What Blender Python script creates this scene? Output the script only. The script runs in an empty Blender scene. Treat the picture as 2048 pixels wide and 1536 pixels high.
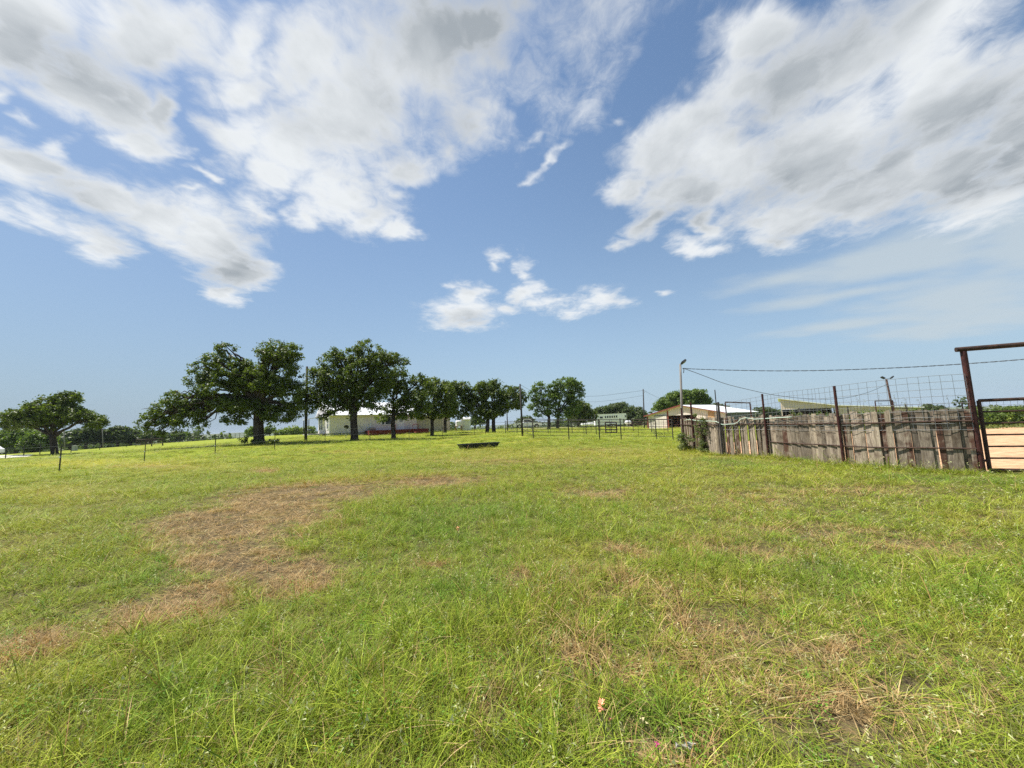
import bpy, math, random
import numpy as np
from mathutils import Vector, Matrix
rng = np.random.default_rng(7)
random.seed(7)
S = bpy.context.scene
COL = S.collection
R = math.radians
# ------------------------------------------------------------------ camera
FPX = 775.0                       # focal length in pixels of the 2048 wide frame
PITCH, ROLL = math.atan(82.3 / FPX), 0.035
EYE = 1.6
cp, sp_ = math.cos(PITCH), math.sin(PITCH)
cr, sr = math.cos(ROLL), math.sin(ROLL)
FWD = np.array([0, cp, sp_]); R0 = np.array([1.0, 0, 0]); U0 = np.array([0, -sp_, cp])
RIGHT = R0 * cr - U0 * sr
UP = U0 * cr + R0 * sr
cam_d = bpy.data.cameras.new('camera'); cam = bpy.data.objects.new('camera', cam_d); COL.objects.link(cam)
m = Matrix(((RIGHT[0], UP[0], -FWD[0], 0), (RIGHT[1], UP[1], -FWD[1], 0), (RIGHT[2], UP[2], -FWD[2], EYE), (0, 0, 0, 1)))
cam.matrix_world = m
cam_d.sensor_width = 36; cam_d.lens = 36 * FPX / 2048; cam_d.clip_start = 0.05; cam_d.clip_end = 20000
S.camera = cam

def ray(px, py):
    d = FWD * FPX + RIGHT * (px - 1024) + UP * (768 - py)
    return d / np.linalg.norm(d)
def at(px, py, Y):
    """world point on the sight line of a pixel at forward distance Y"""
    d = ray(px, py); p = d * (Y / d[1]); p[2] += EYE
    return p
def hz(px): return 850.3 - 0.035 * (px - 1024)
def proj(p):
    v = np.array(p, float) - np.array([0, 0, EYE])
    x, y, z = v @ RIGHT, v @ UP, v @ FWD
    return 1024 + FPX * x / z, 768 - FPX * y / z

# ------------------------------------------------------------------ terrain
ANCH = [(1368,895,21.7),(1400,905,18.2),(1450,911,16.3),(1545,915.5,14.8),(1690,932.6,11.7),(1835,942,10.3),(1965,948,9.5),
        (955,897,26),(1200,880,29),(1065,877,29.5),(1043,870,35),(520,888,36),(708,880,38),(613,880,38),(659,871,48),(787,875,40),
        (845,868,50),(902,862,58),(937,861,56),(978,866,52),(1055,857,77),(1222,853,100),(1297,858,58),(1450,852,50),(1288,858,62),
        (95,907,50),(118,943,18.6),(288,925,26),(430,911,27.5),(549,899,29.5),(650,888,34),(13,919,45),(253,895,75),(143,906,58),
        (380,884,88),(460,876,95),(560,870,85),(1115,857,62),(1342,878,31),(840,880,40)]
AP = []
for px, py, Y in ANCH:
    AP.append(at(px, py, Y))
for x, y in [(0,0),(-4,2),(4,2),(0,5),(-6,7),(6,7),(0,10),(-10,13),(0,15),(9,13),(-14,10),(16,9),(20,14),(25,22),(18,25),(0,20),
             (-8,20),(12,5),(-12,4),(5,18),(30,12),(0,-10),(-20,0),(20,0),(15,32)]:
    AP.append(np.array([x, y, 0.0]))
for x, y, z in [(60,60,.1),(48,58,.2),(100,60,-.6),(70,95,-.5),(35,100,.2),(30,140,-1.5),(0,130,-.8),(-20,110,-.2),(-60,110,-1.4),(-100,80,-1.8),
                (-100,40,-1.6),(-60,30,-.6),(-40,20,-.4),(40,35,0.1),(-40,-30,-.2),(40,-30,0),(-80,0,-1),(90,10,-.2)]:
    AP.append(np.array([x, y, z]))
AP = np.array(AP)
_Ra = np.hypot(AP[:, 0], AP[:, 1])
def terrain(x, y):
    x = np.asarray(x, float); y = np.asarray(y, float)
    sh = x.shape; x = x.ravel(); y = y.ravel()
    out = np.empty(len(x))
    for i in range(0, len(x), 20000):
        X, Y = x[i:i+20000, None], y[i:i+20000, None]
        d2 = (X - AP[:, 0])**2 + (Y - AP[:, 1])**2
        w = 1 / (d2 + (0.06 * _Ra + .6)**2)**1.8
        out[i:i+20000] = (w * AP[:, 2]).sum(1) / w.sum(1)
    r = np.hypot(x, y)
    t = np.clip((r - 115) / 260, 0, 1); t = t * t * (3 - 2 * t)
    far = -13 + 2.5 * np.sin(x / 210 + 1) * np.cos(y / 260) + 2 * np.sin((x + y) / 480)
    ridge = 26 * np.exp(-((r - 3300) / 420)**2) * (0.75 + .3 * np.sin(np.arctan2(x, y) * 9 + .6) + .12 * np.sin(np.arctan2(x, y) * 31))
    far = far + ridge
    out = out * (1 - t) + far * t
    return out.reshape(sh)
def gz(x, y): return float(terrain(np.array([x]), np.array([y]))[0])
def ground(px, py):
    d = ray(px, py); prev = 0.5
    ts = 0.8 * 1.02 ** np.arange(330)
    P = d[None, :] * ts[:, None]; z = terrain(P[:, 0], P[:, 1])
    below = (P[:, 2] + EYE) < z
    k = int(np.argmax(below)) if below.any() else len(ts) - 1
    lo, hi = ts[max(k-1, 0)], ts[k]
    for _ in range(14):
        mid = (lo + hi) / 2; q = d * mid
        if q[2] + EYE < gz(q[0], q[1]): hi = mid
        else: lo = mid
    q = d * hi; return np.array([q[0], q[1], q[2] + EYE])
def base(px, Y):
    """ground point under a pixel column at forward distance Y"""
    p = at(px, hz(px) + 10, Y); p[2] = gz(p[0], p[1]); return p
def ground_ell(cx, cy, rx, ry, rot=0.0):
    """image-size ellipse on the ground -> (x, y, semi-axis a, semi-axis b, angle)"""
    c0 = ground(cx, cy)[:2]; ca, sa = math.cos(R(rot)), math.sin(R(rot))
    u = (ground(cx + rx*ca, cy + rx*sa)[:2] - ground(cx - rx*ca, cy - rx*sa)[:2]) / 2
    v = (ground(cx - ry*sa, cy + ry*ca)[:2] - ground(cx + ry*sa, cy - ry*ca)[:2]) / 2
    c0 = (ground(cx - ry*sa, cy + ry*ca)[:2] + ground(cx + ry*sa, cy - ry*ca)[:2]) / 2
    U, s, _ = np.linalg.svd(np.column_stack([u, v]))
    return c0[0], c0[1], s[0], s[1], math.atan2(U[1, 0], U[0, 0])

# ------------------------------------------------------------------ mesh helpers
def sk(o, label=None, cat=None, group=None, kind=None):
    if label: o['label'] = label
    if cat: o['category'] = cat
    if group: o['group'] = group
    if kind: o['kind'] = kind
    return o
def empty(name, loc, label=None, cat=None, group=None):
    o = bpy.data.objects.new(name, None); COL.objects.link(o); o.location = [float(v) for v in loc]
    o.empty_display_size = .3
    return sk(o, label, cat, group)
def link_mesh(name, me, mat, parent=None, smooth=False):
    if mat is not None:
        for mm in (mat if isinstance(mat, (list, tuple)) else [mat]): me.materials.append(mm)
    if smooth:
        me.polygons.foreach_set('use_smooth', [True] * len(me.polygons))
    o = bpy.data.objects.new(name, me); COL.objects.link(o)
    if parent is not None:
        o.parent = parent
    return o
def wloc(p):
    v = Vector((0, 0, 0))
    while p is not None:
        v = v + Vector(p.location); p = p.parent
    return v
class MB:
    def __init__(s): s.v = []; s.f = []; s.m = []; s.t = []; s.tint = 0.5; s.mi = 0
    def add(s, vs, fs):
        n = len(s.v); s.v += [tuple(float(c) for c in q) for q in vs]; s.f += [tuple(n + i for i in q) for q in fs]
        s.m += [s.mi] * len(fs); s.t += [s.tint] * len(vs); return s
    def obox(s, c, ax, hs):
        """box: centre, three unit axes, half sizes"""
        c = np.array(c, float); a = [np.array(q, float) * h for q, h in zip(ax, hs)]
        vs = [c + i*a[0] + j*a[1] + k*a[2] for i in (-1, 1) for j in (-1, 1) for k in (-1, 1)]
        return s.add(vs, [(0,1,3,2),(4,6,7,5),(0,4,5,1),(2,3,7,6),(0,2,6,4),(1,5,7,3)])
    def box(s, c, size, rz=0.0):
        ca, sa = math.cos(rz), math.sin(rz)
        return s.obox(c, [(ca, sa, 0), (-sa, ca, 0), (0, 0, 1)], [q / 2 for q in size])
    def tube(s, pts, rad, n=8, cap=True):
        pts = [np.array(p, float) for p in pts]
        if not hasattr(rad, '__len__'): rad = [rad] * len(pts)
        rings = []
        prev = None
        for i, p in enumerate(pts):
            d = pts[min(i+1, len(pts)-1)] - pts[max(i-1, 0)]; d = d / (np.linalg.norm(d) + 1e-9)
            if prev is None:
                a = np.array([0, 0, 1.0]) if abs(d[2]) < .9 else np.array([1.0, 0, 0])
            else: a = prev
            u = a - d * (a @ d); u /= np.linalg.norm(u) + 1e-9; w = np.cross(d, u); prev = u
            rings.append([p + rad[i] * (math.cos(t)*u + math.sin(t)*w) for t in [2*math.pi*k/n for k in range(n)]])
        vs = [q for r_ in rings for q in r_]; fs = []
        for i in range(len(pts) - 1):
            for k in range(n):
                a = i*n + k; b = i*n + (k+1) % n
                fs.append((a, b, b + n, a + n))
        if cap: fs.append(tuple(range(n-1, -1, -1))); fs.append(tuple((len(pts)-1)*n + k for k in range(n)))
        return s.add(vs, fs)
    def prism(s, poly, off):
        """poly: 3D points of a planar outline; off: extrusion vector"""
        off = np.array(off, float); n = len(poly); vs = [np.array(p, float) for p in poly]; vs += [p + off for p in vs]
        fs = [tuple(range(n-1, -1, -1)), tuple(range(n, 2*n))] + [(i, (i+1) % n, n + (i+1) % n, n + i) for i in range(n)]
        return s.add(vs, fs)
    def quad(s, a, b, c, d): return s.add([a, b, c, d], [(0, 1, 2, 3)])
    def build(s, name, mat, parent=None, smooth=False):
        off = wloc(parent) if parent is not None else Vector((0, 0, 0))
        me = bpy.data.meshes.new(name)
        me.from_pydata([tuple(a - b for a, b in zip(v, off)) for v in s.v], [], s.f)
        at_ = me.attributes.new('tint', 'FLOAT', 'POINT'); at_.data.foreach_set('value', np.array(s.t, dtype=np.float32))
        me.polygons.foreach_set('material_index', s.m)
        me.update()
        import bmesh
        bm = bmesh.new(); bm.from_mesh(me); bmesh.ops.recalc_face_normals(bm, faces=bm.faces); bm.to_mesh(me); bm.free()
        return link_mesh(name, me, mat, parent, smooth)
def np_mesh(name, V, F, mat, parent=None, attrs=None, smooth=False):
    """V (n,3), F (m,k) numpy -> object"""
    off = np.array(wloc(parent)) if parent is not None else np.zeros(3)
    me = bpy.data.meshes.new(name); k = F.shape[1]
    me.vertices.add(len(V)); me.vertices.foreach_set('co', (V - off).astype(np.float32).ravel())
    me.loops.add(F.size); me.loops.foreach_set('vertex_index', F.astype(np.int32).ravel())
    me.polygons.add(len(F)); me.polygons.foreach_set('loop_start', np.arange(0, F.size, k, dtype=np.int32))
    me.polygons.foreach_set('loop_total', np.full(len(F), k, dtype=np.int32))
    for nm, a in (attrs or {}).items():
        q = me.attributes.new(nm, 'FLOAT', 'POINT'); q.data.foreach_set('value', np.asarray(a, dtype=np.float32))
    me.update(calc_edges=True)
    return link_mesh(name, me, mat, parent, smooth)

# ------------------------------------------------------------------ node helpers
class NT:
    def __init__(s, nt): s.nt = nt; s.n = nt.nodes; s.l = nt.links
    def new(s, t, **kw):
        q = s.n.new(t)
        for k, v in kw.items(): setattr(q, k, v)
        return q
    def put(s, sock, v):
        if isinstance(v, bpy.types.NodeSocket): s.l.new(v, sock)
        elif v is not None:
            if sock.type == 'RGBA' and hasattr(v, '__len__') and len(v) == 3: v = (*v, 1)
            sock.default_value = v
    def math(s, op, a, b=None, c=None, clamp=False):
        q = s.new('ShaderNodeMath', operation=op, use_clamp=clamp); s.put(q.inputs[0], a)
        if b is not None: s.put(q.inputs[1], b)
        if c is not None: s.put(q.inputs[2], c)
        return q.outputs[0]
    def vmath(s, op, a, b=None, scale=None):
        q = s.new('ShaderNodeVectorMath', operation=op); s.put(q.inputs[0], a)
        if b is not None: s.put(q.inputs[1], b)
        if scale is not None: s.put(q.inputs['Scale'], scale)
        return q.outputs['Value'] if op in ('LENGTH', 'DOT_PRODUCT') else q.outputs[0]
    def noise(s, vec, scale, detail=4, rough=.5, dist=0.0, lac=2.0, col=False):
        q = s.new('ShaderNodeTexNoise'); q.noise_dimensions = '3D'
        s.put(q.inputs['Vector'], vec); s.put(q.inputs['Scale'], scale); s.put(q.inputs['Detail'], detail)
        s.put(q.inputs['Roughness'], rough); s.put(q.inputs['Distortion'], dist); s.put(q.inputs['Lacunarity'], lac)
        return q.outputs['Color' if col else 'Fac']
    def ramp(s, v, a, b, lo=0.0, hi=1.0, smooth=True):
        q = s.new('ShaderNodeMapRange', interpolation_type='SMOOTHSTEP' if smooth else 'LINEAR')
        s.put(q.inputs['Value'], v); s.put(q.inputs['From Min'], a); s.put(q.inputs['From Max'], b)
        s.put(q.inputs['To Min'], lo); s.put(q.inputs['To Max'], hi); return q.outputs['Result']
    def mix(s, f, a, b, blend='MIX'):
        q = s.new('ShaderNodeMix', data_type='RGBA', blend_type=blend); s.put(q.inputs[0], f); s.put(q.inputs[6], a); s.put(q.inputs[7], b)
        return q.outputs[2]
    def scale(s, vec, xyz):
        return s.vmath('MULTIPLY', vec, xyz)
    def ell(s, vec, e):
        """normalised distance to an ellipse (x, y, a, b, angle)"""
        q = s.new('ShaderNodeMapping', vector_type='TEXTURE'); s.l.new(vec, q.inputs['Vector'])
        q.inputs['Location'].default_value = (e[0], e[1], 0); q.inputs['Rotation'].default_value = (0, 0, e[4])
        q.inputs['Scale'].default_value = (e[2], e[3], 1e6)
        return s.vmath('LENGTH', q.outputs[0])
def material(name):
    mt = bpy.data.materials.new(name); mt.use_nodes = True; mt.node_tree.nodes.clear()
    t = NT(mt.node_tree); out = t.new('ShaderNodeOutputMaterial'); return mt, t, out
def finish(t, out, color, rough=.8, metal=0.0, bump=None, bstr=.3, bdist=.02, spec=.3, trans=None):
    b = t.new('ShaderNodeBsdfPrincipled'); t.put(b.inputs['Base Color'], color); t.put(b.inputs['Roughness'], rough)
    t.put(b.inputs['Metallic'], metal); t.put(b.inputs['Specular IOR Level'], spec)
    if bump is not None:
        q = t.new('ShaderNodeBump'); t.put(q.inputs['Height'], bump); q.inputs['Strength'].default_value = bstr; q.inputs['Distance'].default_value = bdist
        t.l.new(q.outputs[0], b.inputs['Normal'])
    sh = b.outputs[0]
    if trans:
        tr = t.new('ShaderNodeBsdfTranslucent'); t.put(tr.inputs[0], trans[1]); mx = t.new('ShaderNodeMixShader'); mx.inputs[0].default_value = trans[0]
        t.l.new(sh, mx.inputs[1]); t.l.new(tr.outputs[0], mx.inputs[2]); sh = mx.outputs[0]
    t.l.new(sh, out.inputs[0])
# ------------------------------------------------------------------ light and sky
SUN_AZ, SUN_EL = R(-77), R(60)          # azimuth from +Y towards +X
sd = Vector((math.sin(SUN_AZ)*math.cos(SUN_EL), math.cos(SUN_AZ)*math.cos(SUN_EL), math.sin(SUN_EL)))
sl = bpy.data.lights.new('sun', 'SUN'); sun = bpy.data.objects.new('sun', sl); COL.objects.link(sun)
sl.energy = 5.0; sl.angle = R(0.53); sl.color = (1.0, .955, .88)
sun.rotation_euler = sd.to_track_quat('Z', 'Y').to_euler(); sun.location = (0, 0, 60)
W = bpy.data.worlds.new('World'); S.world = W; W.use_nodes = True; W.node_tree.nodes.clear()
t = NT(W.node_tree)
W.cycles.sampling_method = 'MANUAL'; W.cycles.sample_map_resolution = 512
outw = t.new('ShaderNodeOutputWorld'); bg = t.new('ShaderNodeBackground'); bg.inputs['Strength'].default_value = 0.085
t.l.new(bg.outputs[0], outw.inputs[0])
sky = t.new('ShaderNodeTexSky', sky_type='NISHITA', sun_disc=False, sun_elevation=SUN_EL, sun_rotation=SUN_AZ)
sky.air_density = 1.0; sky.dust_density = 1.1; sky.ozone_density = 1.6; sky.altitude = 300
skyc = t.mix(1.0, sky.outputs[0], (.98, 1.10, 1.14), 'MULTIPLY')
sep0 = t.new('ShaderNodeSeparateXYZ'); t.l.new(t.new('ShaderNodeTexCoord').outputs['Generated'], sep0.inputs[0])
skyc = t.mix(t.math('MULTIPLY', t.math('POWER', t.math('SUBTRACT', 1.0, t.math('ABSOLUTE', sep0.outputs[2]), clamp=True), 2.7), .96), skyc, (3.1, 4.1, 5.05))
sd_ = t.vmath('DOT_PRODUCT', t.new('ShaderNodeTexCoord').outputs['Generated'], (math.sin(SUN_AZ), math.cos(SUN_AZ), 0))
skyc = t.mix(1.0, skyc, t.mix(t.ramp(sd_, .1, .95), (1, 1, 1), (.80, .80, .82)), 'MULTIPLY')
geo = t.new('ShaderNodeTexCoord').outputs['Generated']
sep = t.new('ShaderNodeSeparateXYZ'); t.l.new(geo, sep.inputs[0])
ZO = 0.07
zc = t.math('ADD', t.math('MAXIMUM', sep.outputs[2], 0.0), ZO)
pv = t.new('ShaderNodeCombineXYZ'); t.l.new(t.math('DIVIDE', sep.outputs[0], zc), pv.inputs[0]); t.l.new(t.math('DIVIDE', sep.outputs[1], zc), pv.inputs[1])
P0 = pv.outputs[0]
def cplane(px, py):
    d = ray(px, py); z = max(d[2], 0) + ZO; return np.array([d[0] / z, d[1] / z])
def sky_ell(cx, cy, rx, ry, rot=0.0):
    ca, sa = math.cos(R(rot)), math.sin(R(rot)); e = .8
    c0 = cplane(cx, cy)
    u = (cplane(cx + e*rx*ca, cy + e*rx*sa) - cplane(cx - e*rx*ca, cy - e*rx*sa)) / (2*e)
    v = (cplane(cx - e*ry*sa, cy + e*ry*ca) - cplane(cx + e*ry*sa, cy - e*ry*ca)) / (2*e)
    c0 = (c0*2 + cplane(cx + e*rx*ca, cy + e*rx*sa) + cplane(cx - e*rx*ca, cy - e*rx*sa)) / 4
    U, s, _ = np.linalg.svd(np.column_stack([u, v])); return c0[0], c0[1], s[0], s[1], math.atan2(U[1, 0], U[0, 0])
# coordinates bent by two scales of noise so that no outline stays an ellipse
def warped(vec, a1, s1, a2, s2):
    n1 = t.vmath('SUBTRACT', t.noise(vec, s1, 2, .5, col=True), (.5, .5, .5)); n2 = t.vmath('SUBTRACT', t.noise(vec, s2, 3, .6, col=True), (.5, .5, .5))
    return t.vmath('ADD', t.vmath('ADD', vec, t.vmath('SCALE', n1, scale=a1)), t.vmath('SCALE', n2, scale=a2))
PW = warped(P0, .36, 1.9, .20, 5.5)
def field(vec, blobs):
    acc = None; tmp = []
    def smax(a, b):
        q = t.new('ShaderNodeMath', operation='SMOOTH_MAX'); t.l.new(a, q.inputs[0]); t.l.new(b, q.inputs[1]); q.inputs[2].default_value = .22; return q.outputs[0]
    for k, b in enumerate(blobs):
        if k and k % 5 == 0:      # evaluate in short batches (keeps the shader stack small)
            q = t.new('ShaderNodeVectorMath', operation='MULTIPLY_ADD'); t.l.new(acc, q.inputs[0]); q.inputs[1].default_value = (1e-7,)*3; t.l.new(vec, q.inputs[2]); vec = q.outputs[0]
        w = b[5] if len(b) > 5 else 1.0; rot = b[4] if len(b) > 4 else 0.0
        d = t.ell(vec, sky_ell(b[0], b[1], b[2], b[3], rot))
        f = t.math('MULTIPLY_ADD', d, -w, w)           # w at the centre, 0 on the rim
        if acc is None: acc = f
        else: acc = smax(acc, f)
    return acc
CLOUDS = [
 # top left bank
 (40,30,150,110),(150,130,150,85,40),(250,60,120,120),(230,190,130,80,48),(285,290,62,45,30),(320,230,45,60),(15,165,55,38,30,.7),(105,235,36,20,35,.5),
 # tall middle bank
 (410,50,85,75,20,.8),(460,160,75,90,-20,.85),(480,290,85,65,0,.9),(585,110,110,130),(600,290,140,110),(560,360,95,38),(690,230,130,170),
 (700,400,105,75),(640,440,60,34,0,.8),(795,470,42,26),(745,440,60,40,0,.7),(850,110,180,150),(960,75,115,100),(1060,20,55,40,0,.6),(800,330,55,55,0,.8),
 (920,240,80,45,10,.55),(975,215,45,40,0,.4),(860,270,50,50,0,.5),(800,400,40,30,0,.5),
 # left diagonal bank
 (15,320,70,55,0,.8),(110,360,100,48,22,.9),(235,410,100,48,18),(175,480,75,42,25,.85),(90,440,70,30,25,.5),(330,440,90,52,10),(420,480,115,80,25),(470,540,85,62,10),(450,590,48,26),
 (500,430,52,55,0,.6),(20,430,50,22,25,.5),(160,310,28,28,0,.4),(392,343,26,11,30,.55),(365,372,16,10,30,.4),
 # wisps
 (1085,160,40,55,-60,.16),(1120,70,60,40,-50,.16),(1150,220,50,14,-50,.1),(1235,150,36,10,-55,.15),(1200,30,60,40,-50,.06),(1084,325,38,13,-52,.55),(1062,352,20,12,-30,.4),(1055,265,20,9,-40,.3),
 # great right bank
 (1500,70,130,80,-20),(1460,180,110,90,-30),(1560,180,150,120),(1380,260,110,60,-30,.9),(1330,330,110,70,-20),(1250,385,70,38,-20),(1370,400,130,60,-10),(1450,330,140,90),
 (1305,455,62,30,-25,.9),(1240,490,22,10,0,.4),(1700,150,200,130,-30),(1620,330,200,120,-20),(1560,440,110,58,-10),(1700,400,190,90,-15),(1520,490,70,28,0,.7),
 (1900,180,220,170,-30),(1950,350,190,130,-20),(1860,60,180,90,-25),(1800,330,150,90,-15),(1395,495,48,24,0,.8),(1430,445,36,34,0,.8),(2080,250,120,200),
 # small low clouds
 (925,622,80,30,0,.9),(935,590,45,24,0,.8),(925,648,60,18,0,.6),(1048,585,30,34,0,.75),(997,517,18,15,0,.5),(1090,608,55,17,0,.6),(1150,622,30,14,0,.6),(1195,600,52,20,-5,.75),(1230,605,30,9,0,.4),
 (1046,545,15,30,15,.4),(1330,586,18,7,0,.45),(1000,615,50,15,0,.5),(1220,243,16,8,0,.2),(905,573,14,8,0,.4),
 # behind and beside the camera
 (-500,200,300,160),(-420,600,260,50,0,.7),(2700,250,400,200),(2600,620,300,50,0,.5)]
F = field(PW, CLOUDS)
PS = t.scale(P0, (1.2, .80, 1))
nb = t.math('SUBTRACT', t.noise(PS, 5.0, 8, .60, dist=.35), .5)
nf = t.math('SUBTRACT', t.noise(t.scale(P0, (1.05, .92, 1)), 13.0, 7, .68, dist=.8), .5)
dens = t.math('ADD', F, t.math('ADD', t.math('MULTIPLY', nb, 1.15), t.math('MULTIPLY', nf, .74)))
dens = t.math('ADD', dens, .17)
# the rest of the sky (overhead and behind) carries the same broken cloud
back = t.math('MULTIPLY', t.ramp(sep.outputs[1], .30, -.1), t.ramp(sep.outputs[2], .02, .25))
over = t.math('MAXIMUM', back, t.ramp(sep.outputs[2], .84, .93))
gen = t.math('MULTIPLY_ADD', t.math('SUBTRACT', t.noise(P0, 1.3, 7, .58), .47), 3.0, -.1)
dens = t.math('MAXIMUM', dens, t.math('SUBTRACT', gen, t.math('MULTIPLY', t.math('SUBTRACT', 1.0, over), 6.0)))
cov = t.math('POWER', t.ramp(dens, -.08, .84), .95)
# high thin veil on the right
VEIL = [(1800,520,330,60,-12,1.),(1950,600,330,70,-8,.75),(1700,590,260,18,-9,.7),(1700,648,230,14,-8,.8),(1960,640,300,40,-8,.8),(1560,560,150,24,-10,.6),(2050,470,200,100,0,.9)]
P2 = t.new('ShaderNodeVectorMath', operation='MULTIPLY_ADD'); t.l.new(F, P2.inputs[0]); P2.inputs[1].default_value = (1e-7,)*3; t.l.new(P0, P2.inputs[2])
FV = field(warped(P2.outputs[0], .25, .8, .05, 4.0), VEIL)
nv = t.math('SUBTRACT', t.noise(t.scale(P0, (.9, 1.3, 1)), 2.2, 5, .55), .5)
veil = t.math('MULTIPLY', t.ramp(t.math('ADD', FV, t.math('MULTIPLY', nv, 1.25)), -.15, .70), .78)
# cloud brightness: thick parts are grey underneath, rims glow with scattered sun
SH = [(930,50,420,190,0,1.0),(1000,60,180,120,0,.9),(820,230,260,160,0,.5),(120,110,330,90,35,.5),(480,530,130,70,0,.6),(240,430,130,50,20,.3),
      (2020,290,380,150,-25,1.05),(1800,380,380,100,-20,.75),(1500,390,300,80,-10,.6),(1600,180,300,120,-35,.55),(1430,440,200,50,0,.5),(950,640,90,18,0,.35)]
P1 = t.new('ShaderNodeVectorMath', operation='MULTIPLY_ADD'); t.l.new(t.math('ADD', F, FV), P1.inputs[0]); P1.inputs[1].default_value = (1e-7,)*3; t.l.new(P0, P1.inputs[2])
G = field(warped(P1.outputs[0], .2, 2.0, .06, 6.0), SH)
ng = t.noise(PS, 2.3, 8, .52, dist=.5); ng2 = t.noise(PS, 9.0, 5, .55)
shade = t.math('ADD', t.ramp(G, -.50, 1.0), t.math('ADD', t.ramp(ng, .34, .70, -.26, .34), t.ramp(ng2, .3, .7, -.09, .09)))
shade = t.math('MULTIPLY', t.math('MINIMUM', t.math('MAXIMUM', shade, 0.0), 1.0), t.ramp(dens, .10, .55))
ccol = t.mix(shade, (6.3, 6.55, 6.7), (2.85, 3.15, 3.4))
rim = t.math('MULTIPLY', t.ramp(dens, .1, .45), t.ramp(dens, .95, .5))
ccol = t.mix(t.math('MULTIPLY', rim, .35), ccol, (7.5, 7.6, 7.65))
c1 = t.mix(veil, skyc, (4.25, 4.85, 5.2))
c2 = t.mix(t.math('MULTIPLY', cov, .97), c1, ccol)
t.l.new(c2, bg.inputs['Color'])
S.view_settings.view_transform = 'Standard'; S.view_settings.look = 'None'; S.view_settings.gamma = 1.0; S.view_settings.exposure = 0.67
S.cycles.max_bounces = 6; S.cycles.transparent_max_bounces = 8; S.cycles.diffuse_bounces = 3; S.cycles.volume_bounces = 0
S.cycles.use_denoising = False
# ------------------------------------------------------------------ ground
BROWN = [(430,1070,160,55,0,.95),(540,1030,150,60,0,.9),(600,1150,135,38,-5,1.),(470,1130,150,50,0,.95),(390,1200,130,38,-8,.95),(250,1240,130,26,-8,.6),(90,1290,130,32,-8,.75),(20,1335,70,28,-10,.8),
 (620,990,190,26,-4,.8),(860,966,120,16,-2,.75),(530,943,32,5,0,.8),(870,1128,55,7,0,.6),(1250,1105,80,24,5,.6),(1390,1250,100,38,15,.75),(1650,1420,130,75,10,.6),(1540,1200,45,22,0,.6),
 (1650,1290,70,32,0,.5),(1260,1350,80,60,0,.5),(1035,1160,36,18,0,.8),(1210,1190,34,14,0,.7),(1640,1070,260,26,3,.42),(1200,990,110,14,0,.5),(1500,1010,220,30,0,.32),(1850,1100,160,30,0,.45),
 (1330,1500,100,30,0,.8),(1480,1330,330,150,10,.42),(1150,1330,130,120,0,.36),(1750,1400,250,100,0,.36),(1250,1180,200,50,0,.4),(560,1330,120,40,0,.3),(1450,1100,160,30,5,.4),(300,935,120,6,0,.35),(1190,900,120,6,0,.3),(700,905,150,5,0,.3),(1000,925,200,10,0,.3),(1700,985,250,14,0,.35),(1530,1400,60,30,0,.5),(1900,1380,90,50,0,.3),(1000,1420,60,80,0,.35)]
YEL = [(1150,915,500,22,0,.7),(200,930,260,16,0,.7),(120,1000,200,40,0,.6),(780,960,300,20,0,.7),(1600,960,300,24,0,.5),(1350,980,250,40,0,.5)]
RICH = [(950,1060,230,60,0,1.),(330,1150,120,40,-10,.7),(900,1180,220,50,-10,.6),(300,1420,350,110,0,.5),(1620,1160,150,50,10,.8),(1950,1200,150,60,0,.6),(1500,1135,180,30,0,.6),(1280,1450,150,60,0,.8),(1900,960,220,9,2,1.),(1450,925,90,8,5,.8),(700,1300,300,80,-10,.4)]
BR_E = [(ground_ell(*b[:5]), b[5]) for b in BROWN]
YE_E = [(ground_ell(*b[:5]), b[5]) for b in YEL]
RI_E = [(ground_ell(*b[:5]), b[5]) for b in RICH]
def np_field(x, y, E):
    acc = np.full(x.shape, -3.0)
    for (cx, cy, a, b, r), w in E:
        dx, dy = x - cx, y - cy; c, s = math.cos(r), math.sin(r)
        d = np.hypot((dx*c + dy*s) / a, (-dx*s + dy*c) / b)
        acc = np.maximum(acc, np.clip(1.25 - d, -3, 1) * w)
    return acc
GG = bpy.data.node_groups.new('grass_zones', 'ShaderNodeTree')
for nm in ('dry', 'yellow', 'rich', 'patch'): GG.interface.new_socket(nm, in_out='OUTPUT', socket_type='NodeSocketFloat')
g = NT(GG); go = g.new('NodeGroupOutput'); gp = g.new('ShaderNodeNewGeometry').outputs['Position']
fl = g.vmath('MULTIPLY', gp, (1, 1, 0))
w1 = g.vmath('SUBTRACT', g.noise(fl, .8, 4, .6, col=True), (.5, .5, .5))
flw = g.vmath('ADD', fl, g.vmath('SCALE', w1, scale=1.1))
def gfield(vec, E):
    acc = None
    for k, (e, w) in enumerate(E):
        if k and k % 5 == 0:
            q = g.new('ShaderNodeVectorMath', operation='MULTIPLY_ADD'); g.l.new(acc, q.inputs[0]); q.inputs[1].default_value = (1e-7,)*3; g.l.new(vec, q.inputs[2]); vec = q.outputs[0]
        d = g.ell(vec, e); f = g.math('MULTIPLY', g.math('SUBTRACT', 1.25, d), w)
        acc = f if acc is None else g.math('MAXIMUM', acc, f)
    return acc
fb = gfield(flw, BR_E)
n_s = g.noise(fl, 2.0, 5, .62)
dry = g.ramp(g.math('ADD', fb, g.math('MULTIPLY_ADD', n_s, 1.35, -.68)), .0, .92)
g.l.new(dry, go.inputs['dry'])
q = g.new('ShaderNodeVectorMath', operation='MULTIPLY_ADD'); g.l.new(fb, q.inputs[0]); q.inputs[1].default_value = (1e-7,)*3; g.l.new(flw, q.inputs[2])
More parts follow.
